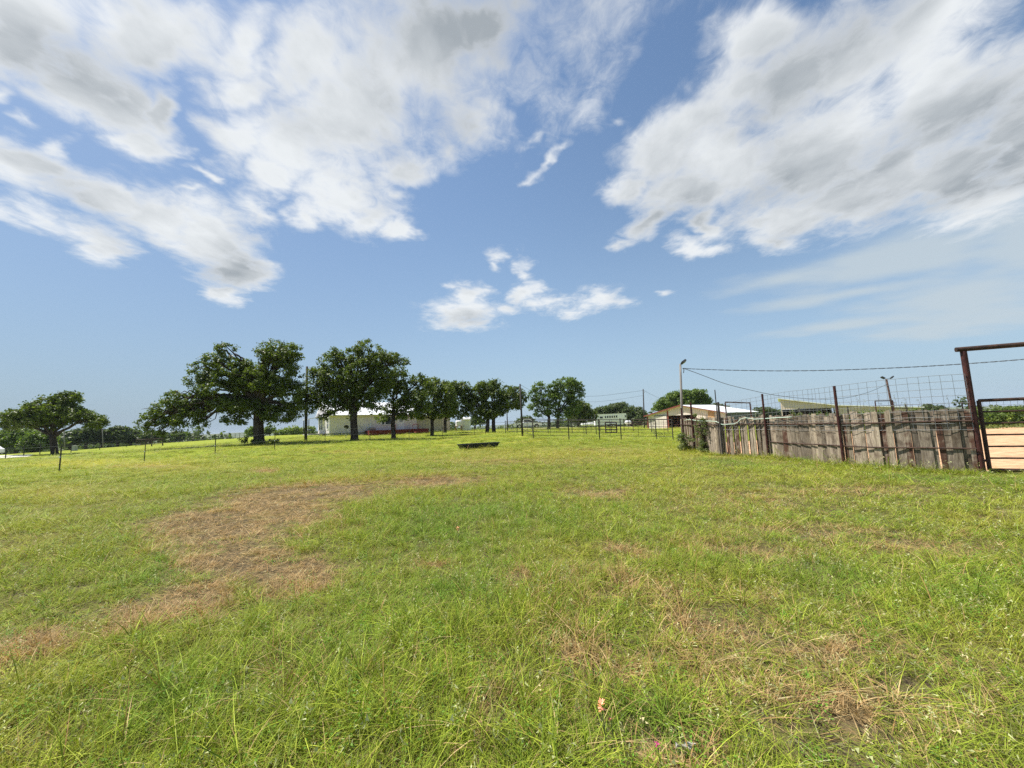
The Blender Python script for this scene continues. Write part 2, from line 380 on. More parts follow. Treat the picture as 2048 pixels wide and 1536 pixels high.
fy = gfield(q.outputs[0], YE_E); fr = gfield(q.outputs[0], RI_E)
g.l.new(g.ramp(g.math('ADD', fy, g.math('MULTIPLY_ADD', n_s, .8, -.4)), 0.0, .9), go.inputs['yellow'])
g.l.new(g.ramp(g.math('ADD', fr, g.math('MULTIPLY_ADD', n_s, .8, -.4)), 0.0, .9), go.inputs['rich'])
g.l.new(g.noise(fl, .28, 4, .6), go.inputs['patch'])
def zones(t):
    q = t.new('ShaderNodeGroup'); q.node_tree = GG; return q.outputs
# colours shared by the blades and by the turf under them
G_MID, G_RICH, G_YEL, G_DRY = (.205, .250, .026), (.115, .220, .022), (.34, .31, .045), (.40, .265, .115)
mt, t, out = material('turf'); M_TURF = mt
z = zones(t); P = t.new('ShaderNodeNewGeometry').outputs['Position']
n1 = t.noise(P, 9.0, 6, .7); n2 = t.noise(P, 1.2, 4, .6); n3 = t.noise(P, 60.0, 3, .7)
c = t.mix(z['yellow'], G_MID, G_YEL); c = t.mix(z['rich'], c, G_RICH); c = t.mix(t.ramp(z['patch'], .45, .65, 0, .5), c, G_YEL); c = t.mix(t.math('MULTIPLY', z['dry'], .85), c, (.25, .165, .075))
ln = t.vmath('LENGTH', P); nearf = t.ramp(ln, 10, 34)
soil = t.mix(t.ramp(n1, .4, .62), (.050, .038, .022), (.12, .088, .05))
soil = t.mix(t.ramp(n3, .5, .62, 0, .45), soil, (.24, .19, .10))
near_c = t.mix(t.math('MULTIPLY', t.ramp(n1, .42, .55), .25), soil, t.vmath('SCALE', c, scale=.7))
cc = t.mix(nearf, near_c, t.vmath('SCALE', c, scale=t.math('MULTIPLY_ADD', t.ramp(t.noise(P, 5.0, 6, .75), .32, .68), .70, .62)))
cc = t.mix(t.math('MULTIPLY', t.ramp(n2, .5, .7), .35), cc, t.mix(.5, cc, G_YEL))
farf = t.ramp(ln, 110, 260); farc = t.mix(t.ramp(t.noise(P, .012, 5, .65), .42, .58), (.045, .075, .022), (.16, .17, .06))
farc = t.mix(t.ramp(t.noise(P, .05, 4, .7), .5, .62), farc, (.03, .055, .018))
cc = t.mix(farf, cc, farc)
finish(t, out, cc, .95, bump=t.math('ADD', n1, t.math('MULTIPLY', n3, .4)), bstr=.6, bdist=.05, spec=.1)
rad = [0.0] + list(0.35 * 1.055 ** np.arange(0, 176)); rad = [r for r in rad if r < 4200]
NS = 384
ang = np.linspace(0, 2*math.pi, NS, endpoint=False)
V = [(0, 0, 0)]; xs = np.outer(rad[1:], np.sin(ang)).ravel(); ys = np.outer(rad[1:], np.cos(ang)).ravel()
zs = terrain(xs, ys); V = np.vstack([[0, 0, gz(0, 0)], np.column_stack([xs, ys, zs])])
nr = len(rad) - 1; k = np.arange(NS); F4 = []
for i in range(nr - 1):
    a = 1 + i*NS + k; b = 1 + i*NS + (k + 1) % NS; F4.append(np.column_stack([a, a + NS, b + NS, b]))
F4 = np.vstack(F4); F0 = np.column_stack([np.zeros(NS, int), 1 + k, 1 + (k + 1) % NS, 1 + (k + 1) % NS])
me = bpy.data.meshes.new('ground')
me.from_pydata(V.tolist(), [], [tuple(f) for f in F4.tolist()] + [(0, int(a), int(b)) for a, b in zip(1 + k, 1 + (k + 1) % NS)]); me.update()
gr = link_mesh('ground', me, M_TURF, smooth=True); sk(gr, 'open pasture ground rolling up to a low crest with the house on it', kind='structure')
def drape(name, poly, mat, label, lift=.03, step=.8, edge=.0):
    """sheet laid on the terrain inside a ground polygon"""
    poly = np.array(poly)[:, :2]; x0, y0 = poly.min(0); x1, y1 = poly.max(0)
    nx, ny = max(2, int((x1-x0)/step)), max(2, int((y1-y0)/step))
    gx, gy = np.meshgrid(np.linspace(x0, x1, nx), np.linspace(y0, y1, ny)); fx, fy = gx.ravel(), gy.ravel()
    def inside(px, py):
        c = np.zeros(px.shape, bool); j = len(poly) - 1
        for i in range(len(poly)):
            xi, yi = poly[i]; xj, yj = poly[j]
            c ^= ((yi > py) != (yj > py)) & (px < (xj - xi) * (py - yi) / (yj - yi + 1e-12) + xi); j = i
        return c
    idx = np.arange(nx*ny).reshape(ny, nx); a = idx[:-1, :-1].ravel(); b = idx[:-1, 1:].ravel(); c = idx[1:, 1:].ravel(); d = idx[1:, :-1].ravel()
    ins = inside((fx[a] + fx[c]) / 2, (fy[a] + fy[c]) / 2); F = np.column_stack([a, b, c, d])[ins]
    used = np.unique(F); mp = -np.ones(nx*ny, int); mp[used] = np.arange(len(used))
    V = np.column_stack([fx[used], fy[used], terrain(fx[used], fy[used]) + lift])
    o = np_mesh(name, V, mp[F], mat, smooth=True); return sk(o, label, kind='structure')
mt, t, out = material('sand'); M_SAND = mt
P = t.new('ShaderNodeNewGeometry').outputs['Position']; a = t.noise(P, 3.0, 6, .65); b = t.noise(t.scale(P, (1, 2.5, 1)), 1.1, 4, .6)
c = t.mix(t.ramp(a, .35, .65), (.46, .26, .14), (.62, .40, .235)); c = t.mix(t.ramp(b, .52, .62, 0, .6), c, (.31, .18, .10))
finish(t, out, c, .95, bump=a, bstr=.8, bdist=.08, spec=.1)
mt, t, out = material('gravel'); M_GRAVEL = mt
P = t.new('ShaderNodeNewGeometry').outputs['Position']; a = t.noise(P, 6.0, 5, .7)
finish(t, out, t.mix(t.ramp(a, .3, .7), (.50, .46, .38), (.70, .67, .60)), .95, bump=a, bstr=.5, spec=.1)
mt, t, out = material('dry_grass_track'); M_TRACK = mt
P = t.new('ShaderNodeNewGeometry').outputs['Position']; a = t.noise(P, 2.0, 5, .7)
finish(t, out, t.mix(t.ramp(a, .4, .6), (.33, .30, .12), (.50, .44, .28)), .95, bump=a, bstr=.5, spec=.1)
FENCE_PX = [(1366,895),(1383,901),(1400,905),(1450,911),(1545,915.5),(1620,924),(1690,932.6),(1760,938),(1835,942),(1900,945.5),(1962,948.5)]
FENCE = [ground(*p) for p in FENCE_PX]
fi = [np.array(p) for p in FENCE]
arena = [(p[0] + .25, p[1] + .05) for p in fi][::-1]
arena += [(16, 26), (22, 30), (32, 31), (46, 30), (46, 5), (fi[-1][0] + 8, fi[-1][1] - 1.6)]
drape('arena_sand', arena, M_SAND, 'peach coloured sand of the riding arena behind the board fence', step=.5)
drape('gravel_road', [base(-260, 40)[:2], base(60, 47)[:2], base(70, 52)[:2], base(20, 55)[:2], base(-400, 60)[:2]], M_GRAVEL, 'pale gravel road at the left edge of the pasture', lift=.05, step=.5)
drape('dirt_drive', [base(905, 62)[:2], base(1010, 66)[:2], base(1120, 72)[:2], base(1290, 88)[:2], base(1290, 96)[:2], base(1120, 79)[:2], base(1010, 71)[:2], base(900, 66)[:2]], M_TRACK, 'pale dirt drive under the pickup and horse trailer', lift=.05, step=.7)
drape('barn_dirt', [base(1318, 55)[:2], base(1365, 50)[:2], base(1420, 45)[:2], base(1460, 47)[:2], base(1380, 56)[:2], base(1330, 58)[:2]], M_SAND, 'orange dirt apron in front of the barn opening', lift=.05, step=.5)
# ------------------------------------------------------------------ grass
mt, t, out = material('grass_blades'); M_GRASS = mt
z = zones(t); rn = t.new('ShaderNodeAttribute', attribute_name='rnd').outputs['Fac']; hh = t.new('ShaderNodeAttribute', attribute_name='hgt').outputs['Fac']
oi = t.new('ShaderNodeObjectInfo').outputs['Random']
c = t.mix(rn, (.115, .185, .014), (.385, .440, .050)); c = t.mix(t.math('MULTIPLY', z['yellow'], .75), c, t.mix(rn, (.26, .29, .030), (.48, .44, .08)))
c = t.mix(t.math('MULTIPLY', z['rich'], .85), c, t.mix(rn, (.095, .185, .018), (.23, .35, .038)))
c = t.mix(t.ramp(z['patch'], .48, .66, 0, .55), c, (.34, .33, .045))
isdry = t.ramp(t.math('SUBTRACT', t.math('ADD', t.math('MULTIPLY', z['dry'], 1.25), .10), t.math('FRACT', t.math('ADD', t.math('MULTIPLY', rn, 7.3), oi))), -.04, .06)
c = t.mix(isdry, c, t.mix(rn, (.31, .175, .065), (.56, .41, .20)))
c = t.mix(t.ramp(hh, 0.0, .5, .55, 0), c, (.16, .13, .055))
c = t.mix(t.math('MULTIPLY', t.math('MULTIPLY', t.math('LESS_THAN', rn, .05), t.math('GREATER_THAN', rn, -.5)), .6), c, (.66, .64, .36))
c = t.mix(t.math('LESS_THAN', rn, -.5), c, (.13, .26, .03))
bp_ = t.new('ShaderNodeNewGeometry').outputs['Position']
var = t.math('MULTIPLY_ADD', t.ramp(t.noise(bp_, 7.0, 3, .7), .3, .7), .50, .78)
c = t.vmath('SCALE', c, scale=var)
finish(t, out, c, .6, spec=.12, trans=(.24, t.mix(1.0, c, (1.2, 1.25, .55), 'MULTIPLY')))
def blades(n, h0, h1, w, spread, lean, curl, seg=3, seed=0, flop=0.0):
    r = np.random.default_rng(seed)
    a = r.uniform(0, 2*np.pi, n); q = np.sqrt(r.uniform(0, 1, n)) * spread; bx, by = q*np.cos(a), q*np.sin(a)
    da = a + r.normal(0, 1.2, n); H = r.uniform(h0, h1, n) * (1 - .35 * (q/spread)**2); L = lean * r.uniform(.2, 1.6, n) + flop * (r.uniform(0, 1, n) < .3); C = curl * r.uniform(.3, 1.6, n)
    wa = da + np.pi/2 + r.normal(0, .5, n); Wd = w * r.uniform(.6, 1.35, n)
    V = []; T = []; HG = []; F = []; rnd = r.uniform(0, 1, n)
    for s in range(seg + 1):
        u = s / seg; off = H * (L*u + C*u*u); zz = H * (u - .35*C*u*u) / (1 + .25*L)
        wd = Wd * (1 - u**1.6) * .5 if s < seg else Wd*0
        cx = bx + off*np.cos(da); cy = by + off*np.sin(da)
        for sg in ((-1, 1) if s < seg else (0,)):
            V.append(np.column_stack([cx + sg*wd*np.cos(wa), cy + sg*wd*np.sin(wa), np.maximum(zz, .002) - .01])); T.append(rnd); HG.append(np.full(n, u))
    for s in range(seg):
        a0, a1 = 2*s*n + np.arange(n), (2*s+1)*n + np.arange(n)
        if s < seg - 1: F.append(np.column_stack([a0, a1, a1 + 2*n, a0 + 2*n]))
        else: F.append(np.column_stack([a0, a1, a0 + 2*n, a0 + 2*n]))
    return np.vstack(V), np.vstack(F), np.hstack(T), np.hstack(HG)
def proto(parts, idx):
    V = []; F = []; T = []; H = []; n = 0
    for v, f, tt, h in parts: V.append(v); F += [tuple(dict.fromkeys(q)) for q in (f + n).tolist()]; T.append(tt); H.append(h); n += len(v)
    me = bpy.data.meshes.new('grass_tuft'); me.from_pydata(np.vstack(V).tolist(), [], F)
    for nm, a in (('rnd', np.hstack(T)), ('hgt', np.hstack(H))):
        q = me.attributes.new(nm, 'FLOAT', 'POINT'); q.data.foreach_set('value', a.astype(np.float32))
    me.materials.append(M_GRASS); me.update()
    return bpy.data.objects.new('grass_tuft', me)
def seedheads(n, h, seed):
    v, f, tt, hg = blades(n, h*.8, h*1.15, .0030, .05, .35, .45, 4, seed)
    r = np.random.default_rng(seed + 50); vs = [v]; fs = [f]; ts = [tt*0 + .5]; hs = [hg]; tips = v[-n:]; k = len(v)
    for p in tips:
        for j in range(7):
            o = p + np.array([r.normal(0, .010), r.normal(0, .010), -j*.010]); d = r.normal(0, .010, 3); d[2] = abs(d[2]) - .014; w = r.normal(0, .0028, 3)
            q = np.array([o - w, o + w, o + d*1.5]); vs.append(q); fs.append(np.array([[k, k+1, k+2, k+2]])); ts.append(np.full(3, .02)); hs.append(np.ones(3)); k += 3
    return np.vstack(vs), np.vstack(fs), np.hstack(ts), np.hstack(hs)
def weeds(n, seed):
    r = np.random.default_rng(seed); vs = []; fs = []; ts = []; k = 0
    for i in range(n):
        a = r.uniform(0, 6.28); q = r.uniform(0, .07); o = np.array([q*math.cos(a), q*math.sin(a), r.uniform(.02, .11)]); d = np.array([math.cos(a), math.sin(a), r.uniform(-.1, .8)]); d /= np.linalg.norm(d)
        w = np.cross(d, [0, 0, 1]); w /= np.linalg.norm(w); L = r.uniform(.010, .022); W_ = L*.30
        vs.append(np.array([o, o + d*L*.5 + w*W_, o + d*L - np.array([0, 0, .004]), o + d*L*.5 - w*W_])); fs.append(np.array([[k, k+1, k+2, k+3]])); ts.append(np.full(4, -1.0)); k += 4
    return np.vstack(vs), np.vstack(fs), np.hstack(ts), np.ones(k)
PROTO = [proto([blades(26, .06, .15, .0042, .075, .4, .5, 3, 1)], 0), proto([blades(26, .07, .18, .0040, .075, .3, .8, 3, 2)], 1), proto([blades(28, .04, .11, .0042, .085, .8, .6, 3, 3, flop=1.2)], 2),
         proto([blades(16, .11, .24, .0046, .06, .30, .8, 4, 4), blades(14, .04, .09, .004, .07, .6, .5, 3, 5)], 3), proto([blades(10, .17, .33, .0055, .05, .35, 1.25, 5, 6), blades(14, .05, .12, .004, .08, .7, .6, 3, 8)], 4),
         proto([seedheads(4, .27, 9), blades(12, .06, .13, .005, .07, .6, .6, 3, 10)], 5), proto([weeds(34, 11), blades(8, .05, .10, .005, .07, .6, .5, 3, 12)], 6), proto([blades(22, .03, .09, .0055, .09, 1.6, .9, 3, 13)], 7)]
def scatter_points():
    X = []; 
    r_edges = 1.1 * 1.05 ** np.arange(0, 90); r_edges = r_edges[r_edges < 78]
    for r0, r1 in zip(r_edges[:-1], r_edges[1:]):
        rm = (r0 + r1) / 2; dn = 330 * min(1.0, (4.2 / rm)) ** 1.72; half = R(66); area = half * (r1*r1 - r0*r0); n = int(area * dn)
        rr = np.sqrt(rng.uniform(r0*r0, r1*r1, n)); aa = rng.uniform(-half, half, n); X.append(np.column_stack([rr*np.sin(aa), rr*np.cos(aa), rr]))
    # a sparser ring behind and beside the camera
    n = 9000; rr = np.sqrt(rng.uniform(.3, 12**2, n)); aa = rng.uniform(-math.pi, math.pi, n); kq = (np.abs(aa) > R(66)) | (rr < 1.1); X.append(np.column_stack([rr*np.sin(aa), rr*np.cos(aa), rr])[kq])
    return np.vstack(X)
PT = scatter_points(); n_open = len(PT)
fa = np.array([p[:2] for p in FENCE]); fk = rng.integers(0, len(fa) - 1, 420); fu = rng.uniform(0, 1, 420)[:, None]; fp = fa[fk]*(1-fu) + fa[fk+1]*fu
fd = fa[fk+1] - fa[fk]; fd /= np.linalg.norm(fd, axis=1)[:, None]; fn = np.column_stack([-fd[:, 1], fd[:, 0]]); fn *= np.sign((fn * -fp).sum(1))[:, None]; fp = fp + fn * (rng.uniform(.02, 1, 420)**1.8 * .45)[:, None]
PT = np.vstack([PT, np.column_stack([fp, np.hypot(*fp.T)])]); x, y, rr = PT.T; tall = (np.arange(len(PT)) >= n_open)
def in_poly(x, y, poly):
    c = np.zeros(x.shape, bool); j = len(poly) - 1
    for i in range(len(poly)):
        xi, yi = poly[i][:2]; xj, yj = poly[j][:2]; c ^= ((yi > y) != (yj > y)) & (x < (xj-xi)*(y-yi)/(yj-yi+1e-12)+xi); j = i
    return c
HOUSE_FOOT = []
keep = ~in_poly(x, y, arena) | tall
def pnoise(x, y, s, seed=0):
    r = np.random.default_rng(seed); v = 0
    for k in range(7): a = r.uniform(0, 6.28); f = s * r.uniform(.6, 2.0); v = v + np.sin((x*math.cos(a) + y*math.sin(a)) * f + r.uniform(0, 6.28))
    return v / 7**.5
fb_ = np_field(x + .35*pnoise(x, y, 1.5, 1), y + .35*pnoise(x, y, 1.5, 2), BR_E); fr_ = np_field(x, y, RI_E)
dryn = np.clip(fb_ * 1.2, 0, 1); richn = np.clip(fr_, 0, 1)
bare = (rng.uniform(0, 1, len(x)) < .42 * dryn + .22 * (pnoise(x, y, 3.2, 5) > .9)) 
keep &= ~(bare & (rr < 14))
bare_px = [(1035,1160,24,12),(1210,1190,24,10),(1370,1500,60,16),(1340,1515,70,14),(1000,1440,30,30),(1690,1450,50,22),(560,1180,20,6)]
for b in bare_px:
    e = ground_ell(*b); keep &= ~((np_field(x, y, [(e, 1.0)]) > .25) & (rng.uniform(0, 1, len(x)) < .85))
tall = tall[keep]; x, y, rr, dryn, richn = x[keep], y[keep], rr[keep], dryn[keep], richn[keep]
n = len(x); u = rng.uniform(0, 1, n); idx = np.zeros(n, int)
lush = np.clip(pnoise(x, y, 1.1, 9) * .5 + .45 + .3*richn - .6*dryn, 0, 1)
cum = np.cumsum(np.column_stack([.22 + 0*u, .22 + 0*u, .16 + .25*dryn, .26*lush + .02, .12*lush + .01, .035 + .03*lush, .05 + .04*lush, .05 + .45*dryn]), 1); cum /= cum[:, -1:]
idx = (u[:, None] > cum).sum(1)
zt = terrain(x, y)
mow = np.clip(1 - (rr - 3) / 30, .0, 1)
sc = (.78 + .42*mow) * rng.uniform(.7, 1.25, n) * (1 - .38*dryn) * (.8 + .4*lush) * np.where(tall, rng.uniform(1.2, 2.4, n), 1)
thick = np.clip((rr / 5.0) ** .62, 1, 4.2)
SC = np.column_stack([thick*rng.uniform(.85, 1.15, n), thick*rng.uniform(.85, 1.15, n), sc * np.clip((rr/9)**.10, 1, 1.2)])
me = bpy.data.meshes.new('grass'); me.from_pydata(np.column_stack([x, y, zt]).tolist(), [], [])
wind = rng.normal(0, .14, n)
for nm, ty, a in (('rot', 'FLOAT_VECTOR', np.column_stack([wind, rng.normal(0, .14, n), rng.uniform(0, 6.28, n)])), ('scl', 'FLOAT_VECTOR', SC)):
    q = me.attributes.new(nm, ty, 'POINT'); q.data.foreach_set('vector', a.astype(np.float32).ravel())
q = me.attributes.new('pick', 'INT', 'POINT'); q.data.foreach_set('value', idx.astype(np.int32))
grass = link_mesh('grass', me, M_GRASS); sk(grass, 'rough green pasture grass with dry straw coloured patches and weeds', kind='stuff')
NG = bpy.data.node_groups.new('grass_scatter', 'GeometryNodeTree')
NG.interface.new_socket('Geometry', in_out='INPUT', socket_type='NodeSocketGeometry'); NG.interface.new_socket('Geometry', in_out='OUTPUT', socket_type='NodeSocketGeometry')
gi = NG.nodes.new('NodeGroupInput'); gq = NG.nodes.new('NodeGroupOutput'); iop = NG.nodes.new('GeometryNodeInstanceOnPoints'); g2i = NG.nodes.new('GeometryNodeGeometryToInstance')
for o in reversed(PROTO):
    q = NG.nodes.new('GeometryNodeObjectInfo'); q.inputs['Object'].default_value = o; q.transform_space = 'ORIGINAL'; NG.links.new(q.outputs['Geometry'], g2i.inputs[0])
def named(nm, ty):
    q = NG.nodes.new('GeometryNodeInputNamedAttribute'); q.data_type = ty; q.inputs['Name'].default_value = nm
    return [s for s in q.outputs if s.enabled and s.name == 'Attribute'][0]
NG.links.new(gi.outputs[0], iop.inputs['Points']); NG.links.new(g2i.outputs[0], iop.inputs['Instance']); iop.inputs['Pick Instance'].default_value = True
NG.links.new(named('pick', 'INT'), iop.inputs['Instance Index']); NG.links.new(named('rot', 'FLOAT_VECTOR'), iop.inputs['Rotation']); NG.links.new(named('scl', 'FLOAT_VECTOR'), iop.inputs['Scale'])
NG.links.new(iop.outputs[0], gq.inputs[0])
md = grass.modifiers.new('scatter', 'NODES'); md.node_group = NG
print('grass clumps', n)
# ------------------------------------------------------------------ materials
def simple(name, c1, c2=None, scale=6.0, rough=.7, metal=0.0, bstr=.25, bdist=.01, stretch=(1, 1, 1), spec=.3, lo=.35, hi=.65, tint=0.0):
    mt, t, out = material(name); P = t.new('ShaderNodeTexCoord').outputs['Object']; n = t.noise(t.scale(P, stretch), scale, 6, .65)
    c = t.mix(t.ramp(n, lo, hi), c1, c2) if c2 else c1
    if tint:
        a = t.new('ShaderNodeAttribute', attribute_name='tint').outputs['Fac']; c = t.mix(1.0, c, t.mix(a, (1-tint,)*3, (1+tint,)*3), 'MULTIPLY')
    finish(t, out, c, rough, metal, bump=n, bstr=bstr, bdist=bdist, spec=spec); return mt
M_RUST = simple('rusty_pipe', (.034, .010, .009), (.075, .024, .018), 9, .62, 0, .3)
M_RUST2 = simple('old_brown_pipe', (.032, .020, .016), (.085, .045, .030), 9, .75)
M_DARKPIPE = simple('dark_pipe', (.028, .028, .030), (.075, .060, .050), 12, .6)
M_GALV = simple('galvanised_wire', (.16, .17, .17), (.24, .25, .25), 30, .5, .3)
M_POLE = simple('weathered_pole', (.14, .13, .12), (.27, .255, .235), 5, .85, 0, .5, .01, (6, 6, .5))
M_DPOLE = simple('dark_pole', (.030, .027, .026), (.075, .066, .060), 5, .85, 0, .5, .01, (6, 6, .5))
M_BARK = simple('oak_bark', (.028, .021, .017), (.085, .066, .052), 3.2, .95, 0, .9, .06, (2.2, 2.2, .6), spec=.1)
M_WHITE = simple('white_paint', (.84, .83, .84), (.88, .87, .88), 3, .55)
M_TRIM = simple('white_trim', (.86, .85, .85), None, 3, .5)
M_BLACK = simple('black_plastic', (.012, .013, .013), (.03, .03, .03), 8, .5)
M_TROUGH = simple('trough_plastic', (.016, .020, .020), (.035, .042, .042), 4, .45)
M_TYRE = simple('tyre_rubber', (.012, .012, .012), (.025, .024, .023), 10, .85)
M_CHROME = simple('bare_metal', (.45, .46, .47), (.6, .6, .6), 6, .35, .8)
M_DECK = simple('red_deck', (.11, .018, .014), (.18, .036, .026), 5, .8)
M_HOSE = simple('green_hose', (.42, .60, .46), (.60, .70, .58), 6, .5)
M_CABLE = simple('cable', (.035, .045, .05), None, 6, .6)
M_LAMP = simple('lamp_housing', (.045, .048, .05), None, 6, .5)
M_GREY = simple('grey_cabinet', (.30, .31, .31), (.38, .39, .39), 6, .6)
M_CONC = simple('concrete', (.38, .36, .32), (.50, .48, .44), 6, .9)
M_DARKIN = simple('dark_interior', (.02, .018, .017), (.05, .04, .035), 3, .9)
M_REDSTEEL = simple('red_steel_trim', (.17, .045, .035), (.26, .08, .06), 4, .6)
M_WOODTRIM = simple('raw_wood', (.42, .26, .12), (.52, .34, .18), 9, .8)
M_YELLOW = simple('yellow_plastic', (.75, .68, .12), None, 6, .5)
M_SHADEROOF = simple('grey_shed_metal', (.10, .11, .12), (.16, .17, .18), 2, .6)
mt, t, out = material('window_glass'); M_GLASS = mt
finish(t, out, (.018, .022, .026), .08, spec=.6)
def corrugated(name, c, c2, period, axis, rough=.5, horizontal=False, dirt=.3, metal=0.0):
    """ribbed sheet: ribs run along z, spaced along a ground direction (or stacked in z for lap siding)"""
    mt, t, out = material(name); P = t.new('ShaderNodeTexCoord').outputs['Object']
    u = t.vmath('DOT_PRODUCT', P, (0, 0, 1) if horizontal else (axis[0], axis[1], 0)); s = t.math('DIVIDE', u, period); fr = t.math('FRACT', s)
    if horizontal: h = fr; line = t.ramp(fr, 0.0, .12, 1, 0)
    else: h = t.ramp(t.math('ABSOLUTE', t.math('SUBTRACT', fr, .5)), .10, .22, 1, 0); line = t.ramp(t.math('ABSOLUTE', t.math('SUBTRACT', t.math('ABSOLUTE', t.math('SUBTRACT', fr, .5)), .17)), 0, .06, 1, 0)
    n = t.noise(t.scale(P, (1, 1, .35)), 2.2, 6, .65); col = t.mix(t.ramp(n, .4, .7, 0, 1), c, c2); col = t.mix(t.math('MULTIPLY', line, dirt), col, tuple(q*.55 for q in c2))  # dirt sets how dark the even lines at rib sides and lap edges are
    finish(t, out, col, rough, metal, bump=h, bstr=.8, bdist=.03, spec=.3); return mt
# weathered boards
mt, t, out = material('weathered_boards'); M_BOARD = mt
a = t.new('ShaderNodeAttribute', attribute_name='tint').outputs['Fac']; P = t.new('ShaderNodeNewGeometry').outputs['Position']
Pq = t.vmath('ADD', P, t.vmath('SCALE', (1, 1, 1), scale=t.math('MULTIPLY', a, 37.0)))
g1 = t.noise(t.scale(Pq, (14, 14, 1.1)), 2.4, 6, .7, dist=.6); g2 = t.noise(Pq, 3.0, 4, .6); g3 = t.noise(t.scale(Pq, (30, 30, 1.6)), 3.0, 4, .7)
fa = t.math('FRACT', t.math('MULTIPLY', a, 17.31))
c = t.mix(t.ramp(g1, .3, .7), (.125, .095, .068), (.44, .365, .28)); c = t.mix(t.ramp(fa, .15, .9, 0, .75), c, t.mix(t.ramp(g1, .3, .7), (.125, .088, .056), (.44, .37, .27)))
red = t.math('MULTIPLY', t.math('GREATER_THAN', a, .80), t.ramp(g2, .34, .55)); c = t.mix(t.math('MULTIPLY', red, .9), c, t.mix(g1, (.034, .014, .010), (.13, .052, .034)))
stain = t.ramp(t.math('ADD', g2, t.math('MULTIPLY', g1, .4)), .74, .9, 0, .7); c = t.mix(stain, c, (.075, .048, .032))
bv = t.math('MULTIPLY_ADD', t.math('FRACT', t.math('MULTIPLY', a, 5.71)), .95, .42); c = t.vmath('SCALE', c, scale=bv)
streak = t.noise(t.scale(Pq, (40, 40, .8)), 1.6, 5, .75); c = t.mix(t.ramp(streak, .55, .72, 0, .65), c, (.05, .036, .026))
knot = t.new('ShaderNodeTexVoronoi'); t.l.new(t.scale(Pq, (5, 5, 2.2)), knot.inputs['Vector']); knot.inputs['Scale'].default_value = 1.3
c = t.mix(t.ramp(knot.outputs['Distance'], .03, .075, .85, 0), c, (.035, .022, .015))
finish(t, out, c, .9, bump=t.math('ADD', g1, g3), bstr=.55, bdist=.008, spec=.15)
# leaves
def leaf_mat(name, dark, light, tr=.36):
    mt, t, out = material(name); r = t.new('ShaderNodeAttribute', attribute_name='rnd').outputs['Fac']; P = t.new('ShaderNodeNewGeometry').outputs['Position']
    n = t.noise(P, .9, 3, .6); f = t.math('ADD', t.math('MULTIPLY', r, .65), t.math('MULTIPLY', t.ramp(n, .35, .65), .35)); c = t.mix(f, dark, light)
    finish(t, out, c, .5, spec=.3, trans=(tr, t.mix(1.0, c, (1.3, 1.5, .5), 'MULTIPLY'))); return mt
M_OAK = leaf_mat('oak_leaves', (.040, .068, .012), (.170, .205, .038))
M_OAK2 = leaf_mat('light_oak_leaves', (.055, .098, .020), (.18, .235, .052))
M_FAR = leaf_mat('far_leaves', (.040, .066, .020), (.12, .150, .050))
M_BRIGHT = leaf_mat('bright_leaves', (.12, .17, .04), (.26, .31, .09))
M_WEED = leaf_mat('weed_leaves', (.07, .10, .03), (.22, .24, .09))
# ------------------------------------------------------------------ trees
def leaf_cloud(centres, radii, per, size, seed, flat=.75):
    """leaf faces gathered in small clumps: returns V, F, rnd"""
    r = np.random.default_rng(seed); C = np.repeat(centres, per, 0); Rr = np.repeat(radii, per); n = len(C)
    d = r.normal(0, 1, (n, 3)); d /= np.linalg.norm(d, axis=1)[:, None]; q = r.uniform(0, 1, n) ** .45
    off = d * (q * Rr)[:, None]; off[:, 2] *= flat
    p = C + off; nrm = d + r.normal(0, .75, (n, 3)); nrm[:, 2] += .5; nrm /= np.linalg.norm(nrm, axis=1)[:, None]
    t1 = np.cross(nrm, r.normal(0, 1, (n, 3))); t1 /= np.linalg.norm(t1, axis=1)[:, None] + 1e-9; t2 = np.cross(nrm, t1)
    s = size * r.uniform(.55, 1.25, n); a = t1 * s[:, None]; b = t2 * (s * r.uniform(.45, .75, n))[:, None]; bend = nrm * (s * .25)[:, None]
    V = np.stack([p - a, p + b - bend, p + a, p - b - bend], 1).reshape(-1, 3); F = np.arange(4*n).reshape(n, 4)
    return V, F, np.repeat(np.clip(np.repeat(r.uniform(0, 1, len(centres)), per) * .45 + r.uniform(0, .6, n), 0, 1), 4)
def crown_points(lobes, Y, dens, seed, depth=.85, shell=.5):
    if Y < 70: dens = dens * .80
    """lobes: (px, py, rx, ry) in photo pixels at forward distance Y -> clump centres in the crown's volume"""
    r = np.random.default_rng(seed); out = []; ctr = []
    for lb in lobes:
        px, py, rx, ry = lb[:4]; dy = lb[4] if len(lb) > 4 else 0.0
        c = at(px, py, Y + dy); k = (Y + dy) / FPX; a, b = rx*k, ry*k; cd = max(a, b) * depth
        vol = a*b*cd; n = max(5, int(dens * vol ** .78)); d = r.normal(0, 1, (n, 3)); d /= np.linalg.norm(d, axis=1)[:, None]
        q = r.uniform(shell**3, 1, n) ** (1/3); out.append(c + d * q[:, None] * np.array([a, cd, b])); ctr.append((c, a, b, cd))
    return np.vstack(out), ctr
def limb(mb, p0, p1, r0, r1, seed, wob=.12, n=6, sides=7):
    r = np.random.default_rng(seed); p0 = np.array(p0, float); p1 = np.array(p1, float); L = np.linalg.norm(p1 - p0); pts = []; rs = []
    for i in range(n + 1):
        u = i / n; q = p0 + (p1 - p0)*u; q = q + r.normal(0, wob*L*.28, 3) * math.sin(math.pi*u); q[2] += .10*L*math.sin(math.pi*u)
        pts.append(q); rs.append(r0*(1-u)**.8 + r1*u + .0)
    mb.tube(pts, rs, sides); return pts
